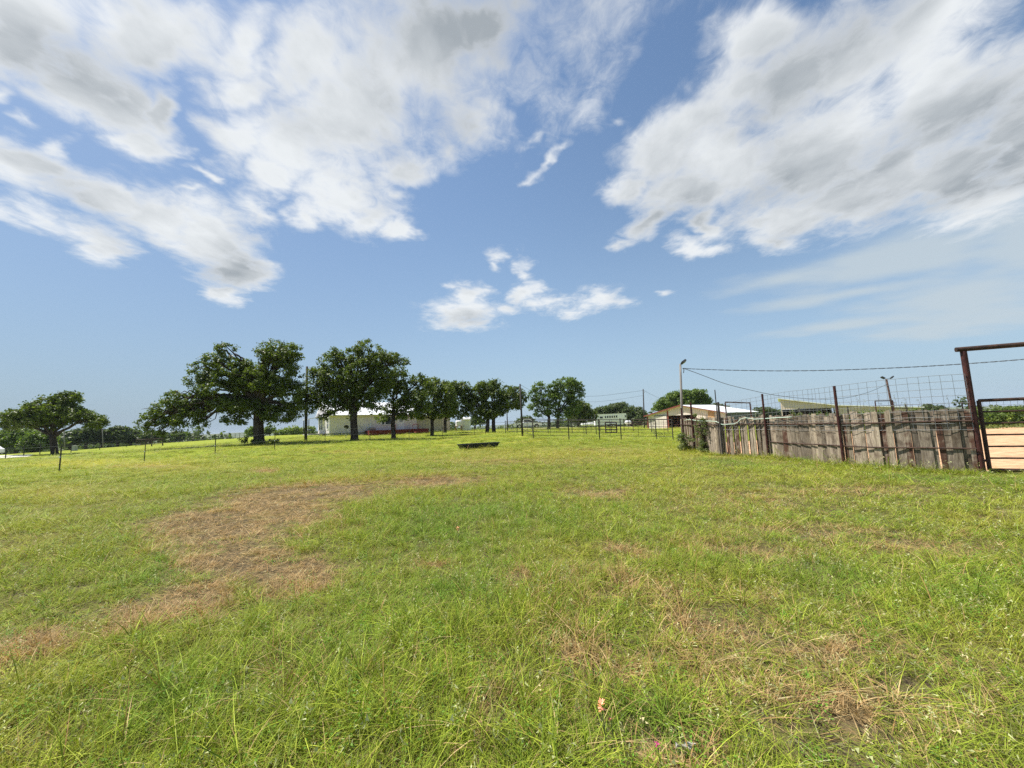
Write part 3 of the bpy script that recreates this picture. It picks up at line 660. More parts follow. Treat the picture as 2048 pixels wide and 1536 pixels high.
def tree(label, cat, px, py, Y, lobes, trunk_w, fork, mat, name='oak_tree', dens=30, leaf=.10, per=26, clump=.42, group=None, lean=0.0, seed=1, depth=.85, gap=0.0, trunks=None, sits=None):
    b = at(px, py, Y); b[2] = gz(b[0], b[1]); root = empty(name, b, label, cat, group)
    k = Y / FPX; tw = trunk_w * k / 2
    C, ctr = crown_points(lobes, Y, dens, seed, depth); r = np.random.default_rng(seed + 5)
    radii = clump * r.uniform(.55, 1.35, len(C))
    V, F, rn = leaf_cloud(C, radii, per, leaf, seed)
    mb = MB()
    for ti, (bx, fx, fy) in enumerate(trunks or [(px, px + lean, fork)]):
        b0 = at(bx, py, Y); b0[2] = gz(b0[0], b0[1]) - .15; f0 = at(fx, fy, Y + ti*.3); H = f0 - b0
        w1 = r.normal(0, .05, 3) * H[2]
        mb.tube([b0, b0 + H*.05, b0 + H*.14, b0 + H*.5 + w1*.4, f0], [tw*1.40, tw*1.15, tw*1.0, tw*.92, tw*.84], 12)
        near = [c for c in ctr if ti == 0 or True]
        for i, (c, a, bb, cd) in enumerate(near):
            if trunks and len(trunks) > 1:
                ds = [abs(c[0] - at(q[1], q[2], Y)[0]) for q in trunks]
                if int(np.argmin(ds)) != ti: continue
            L = np.linalg.norm(c - f0); r0 = tw * (.58 if L > 2.5 else .42)
            st = b0 + H * r.uniform(.80, 1.0); pts = limb(mb, st, c, min(r0, tw*.62)*.78, tw*.10 + .01, seed*31 + i, n=7)
            for j in range(5):      # branchlets into the lobe
                q = c + r.normal(0, .5, 3) * np.array([a, cd, bb]); s0 = pts[r.integers(3, 7)]
                limb(mb, s0, q, tw*.17 + .01, .012, seed*77 + i*9 + j, n=4, sides=5, wob=.2)
    mb.build('trunk', M_BARK, root, smooth=True)
    np_mesh('crown', V, F, mat, root, {'rnd': rn})
    return root
G_HOUSE = 'oaks on the lawn around the white house'
tree('broad spreading oak alone at the far left, crown reaching over the gravel road', 'tree', 97, 908, 50,
     [(30,838,30,16),(60,825,32,17),(95,812,34,20),(132,800,26,14),(120,825,40,20),(158,832,32,16),(190,842,22,13),(206,843,10,9),(75,845,34,12),(28,850,20,10),(140,793,20,9),(105,845,24,14),(8,846,10,5)],
     11, 868, M_OAK, dens=40, leaf=.15, per=26, clump=.5, lean=8, seed=11, trunks=[(110,104,868)], depth=.7)
tree('biggest oak, thick dark trunk and a long bough drooping to the left', 'tree', 518, 889, 36,
     [(548,702,30,24),(582,703,22,22),(525,712,18,20),(515,770,46,40),(560,752,44,40),(580,790,28,34),(470,745,42,34),(430,722,26,20),(452,700,22,13),(405,738,24,20),(400,765,26,20),(440,780,40,26),(385,805,24,22),
      (350,800,26,20),(330,822,26,20),(305,838,20,18),(288,852,16,14),(370,835,30,16),(345,850,24,14),(400,845,18,10),(500,815,40,20),(470,838,26,12),(560,830,36,18),(535,822,26,18),(592,820,20,16),(395,822,28,12),(460,810,40,16),(565,715,36,20),(498,752,30,26),(318,862,14,9)],
     19, 800, M_OAK, dens=46, leaf=.105, per=30, clump=.40, group=G_HOUSE, seed=21, depth=.8)
tree('tall round oak standing right in front of the white house wall', 'tree', 709, 880, 38,
     [(726,692,20,16),(748,702,16,14),(700,712,24,16),(660,718,24,20),(672,705,14,10),(640,745,18,20),(780,715,22,16),(800,722,18,12),(755,725,36,24),(710,745,46,34),(665,760,36,28),(690,785,36,24),(740,770,40,30),(765,755,30,30),
      (630,770,22,22),(645,795,24,20),(670,815,28,14),(705,812,22,16),(735,800,26,18),(620,745,9,12),(622,808,14,22),(600,790,16,16),(596,812,12,16),(745,815,18,8),(650,835,14,8),(702,830,10,8)],
     14, 798, M_OAK, dens=44, leaf=.11, per=30, clump=.42, group=G_HOUSE, seed=31, depth=.75)
tree('dark oak leaning over the red deck, trunk in front of the house window', 'tree', 787, 876, 40,
     [(790,745,24,12),(800,762,22,20),(778,775,24,24),(808,790,24,26),(838,760,20,14),(852,775,16,20),(830,800,26,24),(790,812,24,16),(768,835,16,8),(820,830,22,10),(845,815,16,18),(796,830,10,12)],
     9, 820, M_OAK, dens=46, leaf=.115, per=28, clump=.42, group=G_HOUSE, seed=41, depth=.8)
tree('oak with a straight trunk before the beige end of the house', 'tree', 864, 867, 46,
     [(872,775,18,20),(858,800,26,22),(890,790,22,22),(850,825,22,14),(880,820,26,16),(866,765,10,10),(900,812,16,20),(838,830,12,10)],
     7.5, 838, M_OAK, dens=46, leaf=.13, per=26, clump=.45, group=G_HOUSE, seed=51, depth=.8)
tree('oak just behind at the far corner of the beige wall', 'tree', 890, 863, 52,
     [(905,775,22,14),(925,778,16,14),(912,798,24,20),(934,795,10,18),(898,822,20,14),(920,825,18,12),(890,770,10,9)],
     7, 838, M_OAK, dens=46, leaf=.14, per=26, clump=.48, group=G_HOUSE, seed=61, depth=.8)
tree('wide oak with two dark trunks side by side, between shed and pickup', 'tree', 978, 865, 52,
     [(975,772,22,14),(990,768,14,10),(958,785,20,18),(985,795,26,22),(955,815,20,20),(945,800,12,12),(1015,785,22,14),(1035,783,14,12),(1045,795,8,12),(1020,805,24,16),(985,825,26,12),(1000,815,18,12),(965,832,18,8),(936,805,8,14),(1038,812,10,9)],
     8, 835, M_OAK, dens=44, leaf=.14, per=26, clump=.48, group=G_HOUSE, seed=71, trunks=[(974,976,835),(988,987,835)], depth=.8)
tree('airy oak with open crown behind the pickup', 'tree', 1115, 857, 62,
     [(1130,765,24,10),(1150,772,18,10),(1110,775,18,12),(1078,775,14,12),(1065,790,12,12),(1090,795,22,16),(1125,790,26,18),(1150,795,18,18),(1068,812,14,12),(1100,815,24,14),(1140,818,22,14),(1158,785,9,8),(1080,828,14,6),(1118,828,12,10),(1162,775,6,8)],
     6, 828, M_OAK2, dens=30, leaf=.16, per=22, clump=.5, seed=81, depth=.8, trunks=[(1115,1116,828),(1097,1098,830)])
tree('squat oak at the right of the pickup, left of the horse trailer', 'tree', 1156, 850, 82,
     [(1160,815,22,12),(1145,825,16,12),(1172,825,18,12),(1182,832,12,10),(1155,838,22,8)], 5, 842, M_OAK, dens=30, leaf=.2, per=22, clump=.6, seed=91, depth=.8)
# trees behind the trailer, each with its own crown
G_TR = 'trees in a row behind the horse trailer'
for i, (px, Y, lob, lb) in enumerate([
    (1205,118,[(1205,822,16,8),(1198,830,12,8),(1215,818,10,6),(1206,838,14,8)],'low dark tree peeking over the left end of the horse trailer'),
    (1236,120,[(1232,816,18,8),(1245,812,12,7),(1222,824,14,9),(1240,828,20,10)],'widest tree of the row, over the middle of the trailer roof'),
    (1262,116,[(1262,822,14,10),(1272,830,12,9),(1255,834,12,9),(1264,842,12,6)],'tree over the right end of the horse trailer'),
    (1280,112,[(1280,822,9,7),(1284,832,9,9),(1276,840,10,6)],'small tree between the trailer and the utility pole')]):
    tree(lb, 'tree', px, 848, Y, lob, 5, 842, M_FAR, dens=16, leaf=.3, per=22, clump=.8, group=G_TR, seed=100+i, depth=.9)
tree('large rounded green tree rising behind the gable of the cream barn', 'tree', 1362, 852, 78,
     [(1370,792,26,12),(1395,790,20,11),(1345,798,22,12),(1330,808,18,10),(1318,816,12,7),(1400,800,20,12),(1365,808,36,12),(1412,806,8,12)],
     8, 835, M_OAK2, dens=26, leaf=.2, per=26, clump=.65, seed=121, depth=.8)
tree('low far tree showing between the barn and the tan shed', 'tree', 1530, 838, 120, [(1528,822,18,7),(1540,826,18,7),(1515,829,14,6),(1552,828,14,6)], 5, 834, M_FAR, dens=12, leaf=.36, per=22, clump=.9, seed=122)
tree('far dark tree behind the right slope of the barn roof', 'tree', 1440, 840, 115, [(1432,814,14,6),(1446,818,14,7),(1425,822,12,6)], 5, 834, M_FAR, dens=12, leaf=.36, per=22, clump=.9, seed=123)
tree('tiny rounded tree on the skyline left of the pickup', 'tree', 1050, 850, 130, [(1052,838,9,5),(1042,842,9,4),(1060,840,8,5)], 4, 848, M_FAR, dens=12, leaf=.36, per=22, clump=.9, seed=124)
tree('far tree low on the skyline between white shed and twin oak', 'tree', 950, 856, 110, [(950,840,12,7),(960,843,10,6),(942,845,8,6)], 4, 852, M_FAR, dens=12, leaf=.34, per=22, clump=.8, seed=125)
G_LW = 'trees of the wood beyond the left fence'
LW = [(-12,75,[(-10,878,26,16),(5,872,20,12)],M_OAK2,'pale tree cut by the left edge of the photo'),
 (32,72,[(38,872,26,16),(25,882,24,16),(50,884,22,16),(62,868,14,10)],M_OAK2,'yellow green tree behind the left side of the spreading oak'),
 (70,70,[(75,880,22,18),(92,880,18,16),(64,892,18,12)],M_OAK2,'yellow green tree directly behind the trunk of the spreading oak'),
 (140,105,[(145,873,16,11),(155,867,14,9),(140,884,16,8)],M_FAR,'dark tree beside the pale utility pole'),
 (172,105,[(175,864,18,9),(188,860,14,8),(170,876,20,11)],M_FAR,'domed dark tree in the middle of the far left wood'),
 (205,108,[(208,868,16,9),(218,876,14,9),(200,880,16,8)],M_FAR,'dark tree left of the highest clump in the far left wood'),
 (235,108,[(238,862,18,9),(225,868,14,9),(246,872,16,10)],M_FAR,'rounded tree with the highest crown in the far left wood'),
 (262,112,[(262,868,14,9),(270,876,12,9),(254,880,12,7)],M_FAR,'dark tree just left of the brown pipe pen'),
 (300,112,[(298,874,20,8),(312,872,16,8)],M_FAR,'tree behind the brown pipe pen, under the drooping bough'),
 (340,125,[(335,874,18,7),(352,871,16,7)],M_FAR,'low tree right of the brown pipe pen'),
 (378,130,[(372,871,18,6),(388,873,14,6),(360,874,12,6)],M_FAR,'last low tree of the left wood before the open gap')]
for i, (px, Y, lob, mm, lb) in enumerate(LW):
    tree(lb, 'tree', px, hz(px) + 14, Y, lob, 5, hz(px) + 6, mm, dens=13 if Y > 90 else 26, leaf=.32 if Y > 90 else .22, per=24, clump=.8 if Y > 90 else .6, group=G_LW, seed=200+i, depth=.9)
G_BR = 'bright green shrubs behind the lawn'
for i, (px, lob, lb) in enumerate([(515,[(512,862,14,10),(500,866,9,7)],'darker shrub right behind the big oak trunk'),(540,[(540,858,10,8),(532,864,9,7)],'dark green shrub right of the big oak trunk'),
    (572,[(572,862,14,7),(562,866,11,6)],'bright shrub in the middle between oak and pole'),(594,[(596,859,12,7),(588,866,12,5)],'bright rounded shrub left of the dark pole'),(622,[(622,860,9,7),(616,866,9,5)],'bright shrub between the dark pole and the porch')]):
    tree(lb, 'shrub', px, hz(px) + 7, 92, lob, 3, hz(px) + 3, M_BRIGHT if i > 1 else M_OAK2, name='shrub', dens=20, leaf=.24, per=24, clump=.6, group=G_BR, seed=240+i)
# far woodland in broken belts and blotches: one mass nobody could count
Cs = []; Rs = []
r = np.random.default_rng(77)
for kx in range(620):
    a = r.uniform(R(-64), R(64)); d = 150 + 1500 * r.uniform(0, 1) ** 1.4
    if r.uniform() < .35: d = r.choice([230, 420, 700, 1150]) * r.uniform(.94, 1.06)
    cx, cy = d*math.sin(a), d*math.cos(a); cz = gz(cx, cy); wdt = r.uniform(4, 11) * (1 + d/1200)
    m_ = int(r.integers(6, 13)); off = r.normal(0, 1, (m_, 3)) * np.array([wdt*1.3, wdt*.6, 1.0]); pts = np.array([cx, cy, cz + r.uniform(2.0, 3.4)]) + off; Cs.append(pts); Rs.append(np.full(m_, r.uniform(1.8, 3.2)))
V, F, rn = leaf_cloud(np.vstack(Cs), np.hstack(Rs), 42, .75, 5)
sk(np_mesh('distant_woodland', V, F, M_FAR, None, {'rnd': rn}), 'hazy scrub and woodland scattered over the far lowland', kind='stuff')
# ------------------------------------------------------------------ white house
def V3(x, y, z=0.0): return np.array([x, y, z], float)
h0 = at(659, 871, 48); FD = np.array([.8, .6, 0]); BD = np.array([-.6, .8, 0]); HZ0 = gz(h0[0], h0[1]); NF = -BD; UPV = np.array([0, 0, 1.0])
O = V3(h0[0], h0[1], HZ0)
def hp(u, v, z): return O + FD*u + BD*v + UPV*z        # along the front, towards the back, up
M_LAP = corrugated('lap_siding', (.87, .80, .81), (.80, .73, .74), .18, (1, 0), .6, horizontal=True, dirt=.5)
M_LAPPINK = M_LAP
M_BATTEN = corrugated('beige_panels', (.60, .51, .40), (.50, .43, .33), .42, (.8, .6), .7, dirt=.8)
M_ROOFW = corrugated('white_metal_roof', (.80, .80, .79), (.72, .72, .72), .55, (.8, .6), .35, dirt=.25)
house = empty('white_house', O, 'long white farmhouse with bright metal roof and red deck behind the oaks', 'house')
LM, WD, EH, RH = 11.2, 7.0, 2.55, 4.35
mb = MB()
mb.prism([hp(0, 0, .30), hp(0, WD, .30), hp(0, WD, EH), hp(0, WD/2, RH - .12), hp(0, 0, EH)], FD*LM)
mb.build('wall', M_LAP, house)
mb = MB(); mb.prism([hp(.08, .08, -.3), hp(.08, WD-.08, -.3), hp(.08, WD-.08, .298), hp(.08, .08, .298)], FD*(LM-.16)); mb.build('foundation', M_CONC, house)
mb = MB()
for s, v0, v1 in ((0, -.35, WD/2), (1, WD+.35, WD/2)):
    a, b = hp(-.35, v0, EH + .02 - .1), hp(-.35, v1, RH); mb.prism([a, b, b + UPV*.07, a + UPV*.07], FD*(LM + .7))
mb.build('roof', M_ROOFW, house)
mb = MB(); mb.prism([hp(LM+.003, .25, .1), hp(LM+.003, WD-.4, .1), hp(LM+.003, WD-.4, 2.35), hp(LM+.003, .25, 2.35)], FD*5.5); mb.build('annex_wall', M_BATTEN, house)
mb = MB(); a = hp(LM + .36, -.1, 2.37); b = hp(LM + .36, WD-.2, 2.75); mb.prism([a, b, b + UPV*.08, a + UPV*.08], FD*5.4); mb.build('annex_roof', M_ROOFW, house)
for u, v in ((0, 0), (LM*.44, 0), (LM, 0)):
    mb = MB(); mb.obox(hp(u, v - .012, (EH + .3)/2), [FD, BD, UPV], [.06, .03, (EH - .3)/2]); mb.build('corner_board', M_TRIM, house)
def window(parent, u, z, w, h, cross=True, face='front'):
    if face == 'front': c = hp(u, -.03, z); A, N = FD, BD
    else: c = hp(-.03, u, z); A, N = BD, FD
    fr = MB()
    for s in (-1, 1): fr.obox(c + A*s*(w/2 + .04), [A, N, UPV], [.04, .035, h/2 + .08])
    for s in (-1, 1): fr.obox(c + UPV*s*(h/2 + .04), [A, N, UPV], [w/2, .034, .04])
    if cross: fr.obox(c, [A, N, UPV], [w/2, .025, .022])
    f = fr.build('window', M_TRIM, parent)
    g_ = MB(); g_.obox(c + N*.018, [A, N, UPV], [w/2, .008, h/2]); g_.build('pane', M_GLASS, f)
uw = lambda px: float(min(np.linspace(0, LM, 500), key=lambda u: abs(proj(hp(u, 0, 1.7))[0] - px)))
window(house, uw(766.5), 1.75, .38, 1.05); window(house, uw(775.5), 1.75, .80, 1.05, cross=False)
window(house, 1.0, 1.55, .75, 1.35, face='end'); window(house, 4.6, 1.55, .9, 1.5, face='end'); window(house, 5.8, 1.55, .9, 1.5, face='end')
mb = MB(); mb.obox(hp(uw(802), -.02, 1.45), [FD, BD, UPV], [.45, .03, 1.0]); d = mb.build('door', M_WHITE, house)
mb = MB(); mb.obox(hp(uw(802), -.055, 1.85), [FD, BD, UPV], [.25, .006, .32]); mb.build('pane', M_GREY, d)
# porch on the left end
mb = MB(); a = hp(-1.9, 3.0, 2.15); b = hp(-.02, 3.0, 2.5); mb.prism([a, b, b + UPV*.08, a + UPV*.08], BD*4.2); mb.build('porch_roof', M_ROOFW, house)
mb = MB(); mb.obox(hp(-.95, 5.1, .22), [FD, BD, UPV], [.92, 2.05, .08]); mb.build('porch_floor', M_CONC, house)
for v in (3.15, 7.05):
    mb = MB(); mb.tube([hp(-1.8, v, .3), hp(-1.8, v, 2.18)], .05, 8); mb.build('porch_post', M_DPOLE, house)
# deck
deck = empty('wooden_deck', hp(8, -1.2, 0), 'low red stained wooden deck along the front of the white house', 'deck')
mb = MB(); mb.obox(hp(8.2, -1.05, .42), [FD, BD, UPV], [4.0, 1.0, .06]); mb.build('deck_boards', M_DECK, deck)
mb = MB(); mb.obox(hp(8.2, -2.02, .12), [FD, BD, UPV], [4.0, .03, .238]); mb.obox(hp(4.22, -1.05, .12), [FD, BD, UPV], [.028, .94, .236]); mb.build('deck_skirt', M_DECK, deck)
def hoop(u, w):
    mb = MB(); p = [hp(u, -1.9, .47), hp(u, -1.9, 1.08), hp(u+w, -1.9, 1.08), hp(u+w, -1.9, .47)]
    mb.tube([p[0], p[1]], .035, 6); mb.tube([p[3], p[2]], .035, 6); mb.tube([p[1] + UPV*.02, p[2] + UPV*.02], .04, 6); mb.build('railing', M_DECK, deck)
hoop(uw(815), .75); hoop(uw(776), .35)
mb = MB(); mb.obox(hp(10.9, -2.6, .05), [FD, BD, UPV], [.9, .4, .10]); mb.build('step', M_DECK, deck)
# air conditioner
c = hp(4.9, -.75, .42); ac = empty('air_conditioner', c - UPV*.42, 'grey box shaped air conditioning unit at the foot of the white wall', 'air conditioner')
mb = MB(); mb.obox(c, [FD, BD, UPV], [.38, .38, .40]); mb.build('cabinet', M_GREY, ac)
mb = MB(); mb.tube([c + UPV*.403, c + UPV*.43], .30, 14); mb.build('fan_guard', M_BLACK, ac)
mb = MB()
for k in range(9): mb.obox(c + UPV*(-.3 + k*.07) - BD*.388, [FD, BD, UPV], [.33, .006, .014])
mb.build('louvre', M_DARKPIPE, ac)
# dish
p = base(692, 44); top = at(692, 854.5, 44); ds = empty('satellite_dish', p, 'dark round satellite dish on a thin stem in front of the white siding', 'satellite dish')
mb = MB(); mb.tube([p, top], .035, 8); mb.build('stem', M_GREY, ds)
mb = MB(); rings = 5; nrm = np.array([.1, .90, .42]); nrm /= np.linalg.norm(nrm); uu = np.cross(nrm, UPV); uu /= np.linalg.norm(uu); vv = np.cross(uu, nrm); vs = []; fs = []
for layer in (0, .03):
    for i in range(1, rings+1):
        for k in range(20):
            q = i/rings*.29; an = 2*math.pi*k/20; vs.append(top + uu*q*math.cos(an) + vv*q*math.sin(an)*.8 + nrm*(q*q*1.0 + layer))
for L in (0, 1):
    o_ = L*rings*20
    for i in range(rings-1):
        for k in range(20): fs.append((o_+i*20+k, o_+i*20+(k+1) % 20, o_+(i+1)*20+(k+1) % 20, o_+(i+1)*20+k))
    fs.append(tuple(o_+k for k in range(20)))
for k in range(20): a_ = (rings-1)*20; fs.append((a_+k, a_+(k+1) % 20, a_+rings*20+(k+1) % 20, a_+rings*20+k))
mb.add(vs, fs); mb.build('dish', M_BLACK, ds); mb = MB(); mb.tube([top - vv*.22 + nrm*.06, top + nrm*.38 - vv*.1], .012, 5); mb.build('feed_arm', M_DARKPIPE, ds)
# ------------------------------------------------------------------ white shed and its neighbour
def hut(label, px0, px1, Y, top, name='storage_shed', roof=.12):
    a = base(px0, Y); b = base(px1, Y); z0 = min(a[2], b[2]) - .1; ht = at(px0, top, Y)[2]; w = b[0] - a[0]; e = empty(name, V3((a[0]+b[0])/2, Y, z0), label, 'shed')
    mb = MB(); mb.box(((a[0]+b[0])/2, Y + w*.5, (z0+ht)/2), (w, w, ht - z0)); mb.build('wall', M_WHITE, e)
    mb = MB(); mb.prism([V3(a[0]-.18, Y-.2, ht), V3(b[0]+.18, Y-.2, ht), V3(b[0]+.10, Y-.1, ht+.2), V3(a[0]-.10, Y-.1, ht+.2)], V3(0, w+.3, .15)); mb.build('roof', M_TRIM, e)
    mb = MB(); cx = (a[0]+b[0])/2 + w*.08; mb.box((cx, Y - .03, z0 + (ht-z0)*.48), (w*.62, .05, (ht-z0)*.84)); d = mb.build('door', M_GREY if 0 else M_WHITE, e)
    mb = MB(); mb.box((cx - w*.22, Y - .075, z0 + (ht-z0)*.45), (.05, .04, .16)); mb.build('handle', M_BLACK, d); return e
hut('white upright garden shed with flat overhanging roof beside the house', 922, 939.5, 58, 839)
p = base(917, 57.5); tk = empty('water_tank', p, 'small white rounded tank on a wooden stand left of the white shed', 'tank')
zt_ = at(917, 841, 57.5)[2]
mb = MB(); mb.tube([V3(p[0], p[1], p[2]+.75), V3(p[0], p[1], zt_-.12), V3(p[0], p[1], zt_)], [.42, .42, .26], 16); mb.build('tank_body', M_WHITE, tk, smooth=False)
mb = MB(); mb.box((p[0], p[1], p[2]+.70), (.9, .9, .09)); mb.build('platform', M_WOODTRIM, tk)
for sx in (-1, 1):
    for sy in (-1, 1): mb = MB(); mb.box((p[0]+sx*.38, p[1]+sy*.38, p[2]+.30), (.09, .09, .70)); mb.build('leg', M_WOODTRIM, tk)
# ------------------------------------------------------------------ cream barn
A = at(1297, 857.8, 58); B = at(1452, 850, 48); AD = (B - A) * np.array([1, 1, 0]); GL = np.linalg.norm(AD); AD /= GL; CD = np.array([-AD[1], AD[0], 0])
A[2] = gz(A[0], A[1]); zb = A[2] - .1; zeA = at(1294, 831.5, 58)[2]; zr = at(1367, 811, 53)[2]; zeB = at(1452, 824.5, 48)[2]
M_CREAM = corrugated('cream_metal', (.76, .69, .60), (.66, .59, .50), .30, (AD[0], AD[1]), .55, dirt=.55)
M_CREAMROOF = corrugated('pale_roof_metal', (.82, .83, .82), (.74, .75, .74), .6, (AD[0], AD[1]), .35, dirt=.15)
M_PINKMETAL = M_CREAM
def bp(u, v, z): return V3(A[0], A[1]) + AD*u + CD*v + UPV*z
barn = empty('barn', bp(GL/2, 0, zb), 'cream metal barn with red trim, sliding door and dark open bays', 'barn')
DB = 7.0; mid = GL*.5
uo0, uo1 = GL*.30, GL*.985
zo = at(1370, 830, 53)[2]
def roofz(u): return zeA + (zr-zeA)*u/mid if u < mid else zr + (zeB-zr)*(u-mid)/(GL-mid)
mb = MB(); th = CD*.12
mb.prism([bp(0,0,zb), bp(uo0,0,zb), bp(uo0,0,roofz(uo0)), bp(0,0,roofz(0))], th)
u1 = GL*.52; u2 = GL*.67
mb.prism([bp(uo0+.001,0,zo), bp(u2,0,zo), bp(u2,0,roofz(u2)), bp(mid,0,zr), bp(uo0+.001,0,roofz(uo0))], th)
mb.prism([bp(u2+.001,0,zb), bp(GL,0,zb), bp(GL,0,roofz(GL)), bp(u2+.001,0,roofz(u2))], th)
mb.prism([bp(0,.121,zb), bp(0,DB,zb), bp(0,DB,zeA), bp(0,.121,zeA)], AD*.1)
mb.prism([bp(0,DB,zb), bp(GL,DB,zb), bp(GL,DB,roofz(GL)), bp(mid,DB,zr), bp(0,DB,roofz(0))], th)
mb.build('wall', M_CREAM, barn)
mb = MB(); mb.prism([bp(GL-.1,.121,zb), bp(GL-.1,DB,zb), bp(GL-.1,DB,zeB), bp(GL-.1,.121,zeB)], AD*.098); mb.build('side_wall', M_SHADEROOF, barn)
mb = MB()
for u0, z0, u1_, z1 in ((-.4, zeA-.12, mid, zr+.02), (GL+.35, zeB-.1, mid, zr+.02)):
    a, b = bp(u0, -.35, z0+.02), bp(u1_, -.35, z1); mb.prism([a, b, b+UPV*.06, a+UPV*.06], CD*(DB+.7))
mb.build('roof', M_CREAMROOF, barn)
mb = MB()
a, b = bp(-.4, -.39, zeA-.16), bp(mid, -.39, zr-.04); mb.prism([a, b, b+UPV*.16, a+UPV*.16], CD*.035)
a, b = bp(mid, -.39, zr-.04), bp(GL+.35, -.39, zeB-.14); mb.prism([a, b, b+UPV*.10, a+UPV*.10], CD*.035)
mb.build('rake_trim', M_REDSTEEL, barn)
for u in (0, uo0): mb = MB(); mb.obox(bp(u, -.02, (zb+roofz(u))/2 - .05), [AD, CD, UPV], [.10, .05, (roofz(u)-zb)/2 - .06]); mb.build('corner_trim', M_REDSTEEL, barn)
mb = MB(); du0, du1 = GL*.115, GL*.285; mb.obox(bp((du0+du1)/2, -.09, (zb+.1+zo)/2), [AD, CD, UPV], [(du1-du0)/2, .03, (zo-zb-.1)/2]); d = mb.build('sliding_door', M_CREAM, barn)
mb = MB(); mb.obox(bp((du0+du1)/2, -.09, zo+.05), [AD, CD, UPV], [(du1-du0)/2 + .1, .05, .05]); mb.build('door_track', M_SHADEROOF, barn)
mb = MB(); mb.obox(bp(GL*.85, -.03, (zo + zb+.9)/2+.2), [AD, CD, UPV], [.42, .04, .62]); mb.obox(bp(GL*.85+.1, -.075, (zo+zb+.9)/2+.15), [AD, CD, UPV], [.22, .004, .5]); mb.build('boarded_window', M_WOODTRIM, barn)
for u in (GL*.40, GL*.50, GL*.60):
    mb = MB(); mb.tube([bp(u, .5, zb), bp(u, .5, zo)], .06, 8); mb.build('stall_post', M_RUST, barn)
for z in (.35, .65, .95, 1.25, 1.55):
    mb = MB(); mb.tube([bp(uo0+.05, .42, zb+z), bp(u2, .42, zb+z)], .025, 6); mb.build('stall_rail', M_RUST, barn)
mb = MB(); mb.obox(bp((uo0+u2)/2, 3.4, (zb+zo)/2), [AD, CD, UPV], [(u2-uo0)/2, .06, (zo-zb)/2]); mb.build('stall_partition', M_RUST2, barn)
# ------------------------------------------------------------------ tan shed behind the board fence
SA = V3(.82, -.57); SA /= np.linalg.norm(SA); SB = V3(-SA[1], SA[0]); l0 = at(1560, 797.5, 60)
def on_front(px, py):
    d = ray(px, py); k = (l0[0]*SB[0] + l0[1]*SB[1]) / (d[0]*SB[0] + d[1]*SB[1]); q = d*k; q[2] += EYE; return q
zg = -.1; r0_ = on_front(1669, 811); m1 = on_front(1785, 814.5); r1_ = on_front(1842, 815.5)
M_TAN = corrugated('tan_metal', (.70, .56, .46), (.60, .48, .39), .32, (SA[0], SA[1]), .55, dirt=.6)
U0, U1, U2, U3 = [float((q - l0) @ SA) for q in (l0, r0_, m1, r1_)]
def sq(u, v, z): return V3(l0[0], l0[1]) + SA*u + SB*v + UPV*z
shed = empty('loafing_shed', sq(U1/2, 0, zg), 'tan metal shed with sloping roof and dark open front behind the board fence', 'shed')
zt1 = on_front(1563, 819.5)[2]; zt2 = on_front(1669, 816)[2]
mb = MB()
mb.prism([sq(U0,0,zt1), sq(U1,0,zt2), sq(U1,0,r0_[2]), sq(U0,0,l0[2])], SB*.12)
mb.prism([sq(U1+.001,0,zg), sq(U2,0,zg), sq(U2,0,m1[2]), sq(U1+.001,0,r0_[2])], SB*.12)
mb.prism([sq(U2+.001,0,zg), sq(U3,0,zg), sq(U3,0,r1_[2]-.15), sq(U2+.001,0,m1[2]-.15)], SB*.12)
mb.prism([sq(U0,.121,zg), sq(U0,6.3,zg), sq(U0,6.3,l0[2]-.3), sq(U0,.121,l0[2])], SA*.12)
mb.prism([sq(U0,6.301,zg), sq(U3,6.301,zg), sq(U3,6.301,r1_[2]-.5), sq(U0,6.301,r1_[2]-.5)], SB*.12)
mb.build('wall', M_TAN, shed)
mb = MB()
for ua, za, ub, zb2 in ((U0-.3, l0[2], U1, r0_[2]), (U1, r0_[2], U2, m1[2]), (U2, m1[2], U3+.3, r1_[2])):
    mb.prism([sq(ua,-.3,za+.003), sq(ub,-.3,zb2+.003), sq(ub,-.3,zb2+.12), sq(ua,-.3,za+.12)], SB*7.2 - UPV*.25)
mb.build('roof', M_ROOFW, shed)
mb = MB(); mb.prism([sq(.15,4,zg), sq(U1-.15,4,zg), sq(U1-.15,4,zt1), sq(.15,4,zt1)], SB*.1); mb.build('shade_sheet', M_DARKIN, shed)  # added near-black sheet, paints the shade inside the open front
for q in (.02, .35, .68, .985): mb = MB(); mb.obox(sq(U1*q, .2, (zg+zt2)/2), [SA, SB, UPV], [.07, .07, (zt2-zg)/2-.01]); mb.build('post', M_DPOLE, shed)
mb = MB()
for k in range(14): mb.obox(sq(U2+(U3-U2)*(k+.5)/14, -.05, r1_[2]-.62), [SA, SB, UPV], [.07, .025, .11])
mb.build('scalloped_eave', M_SHADEROOF, shed)
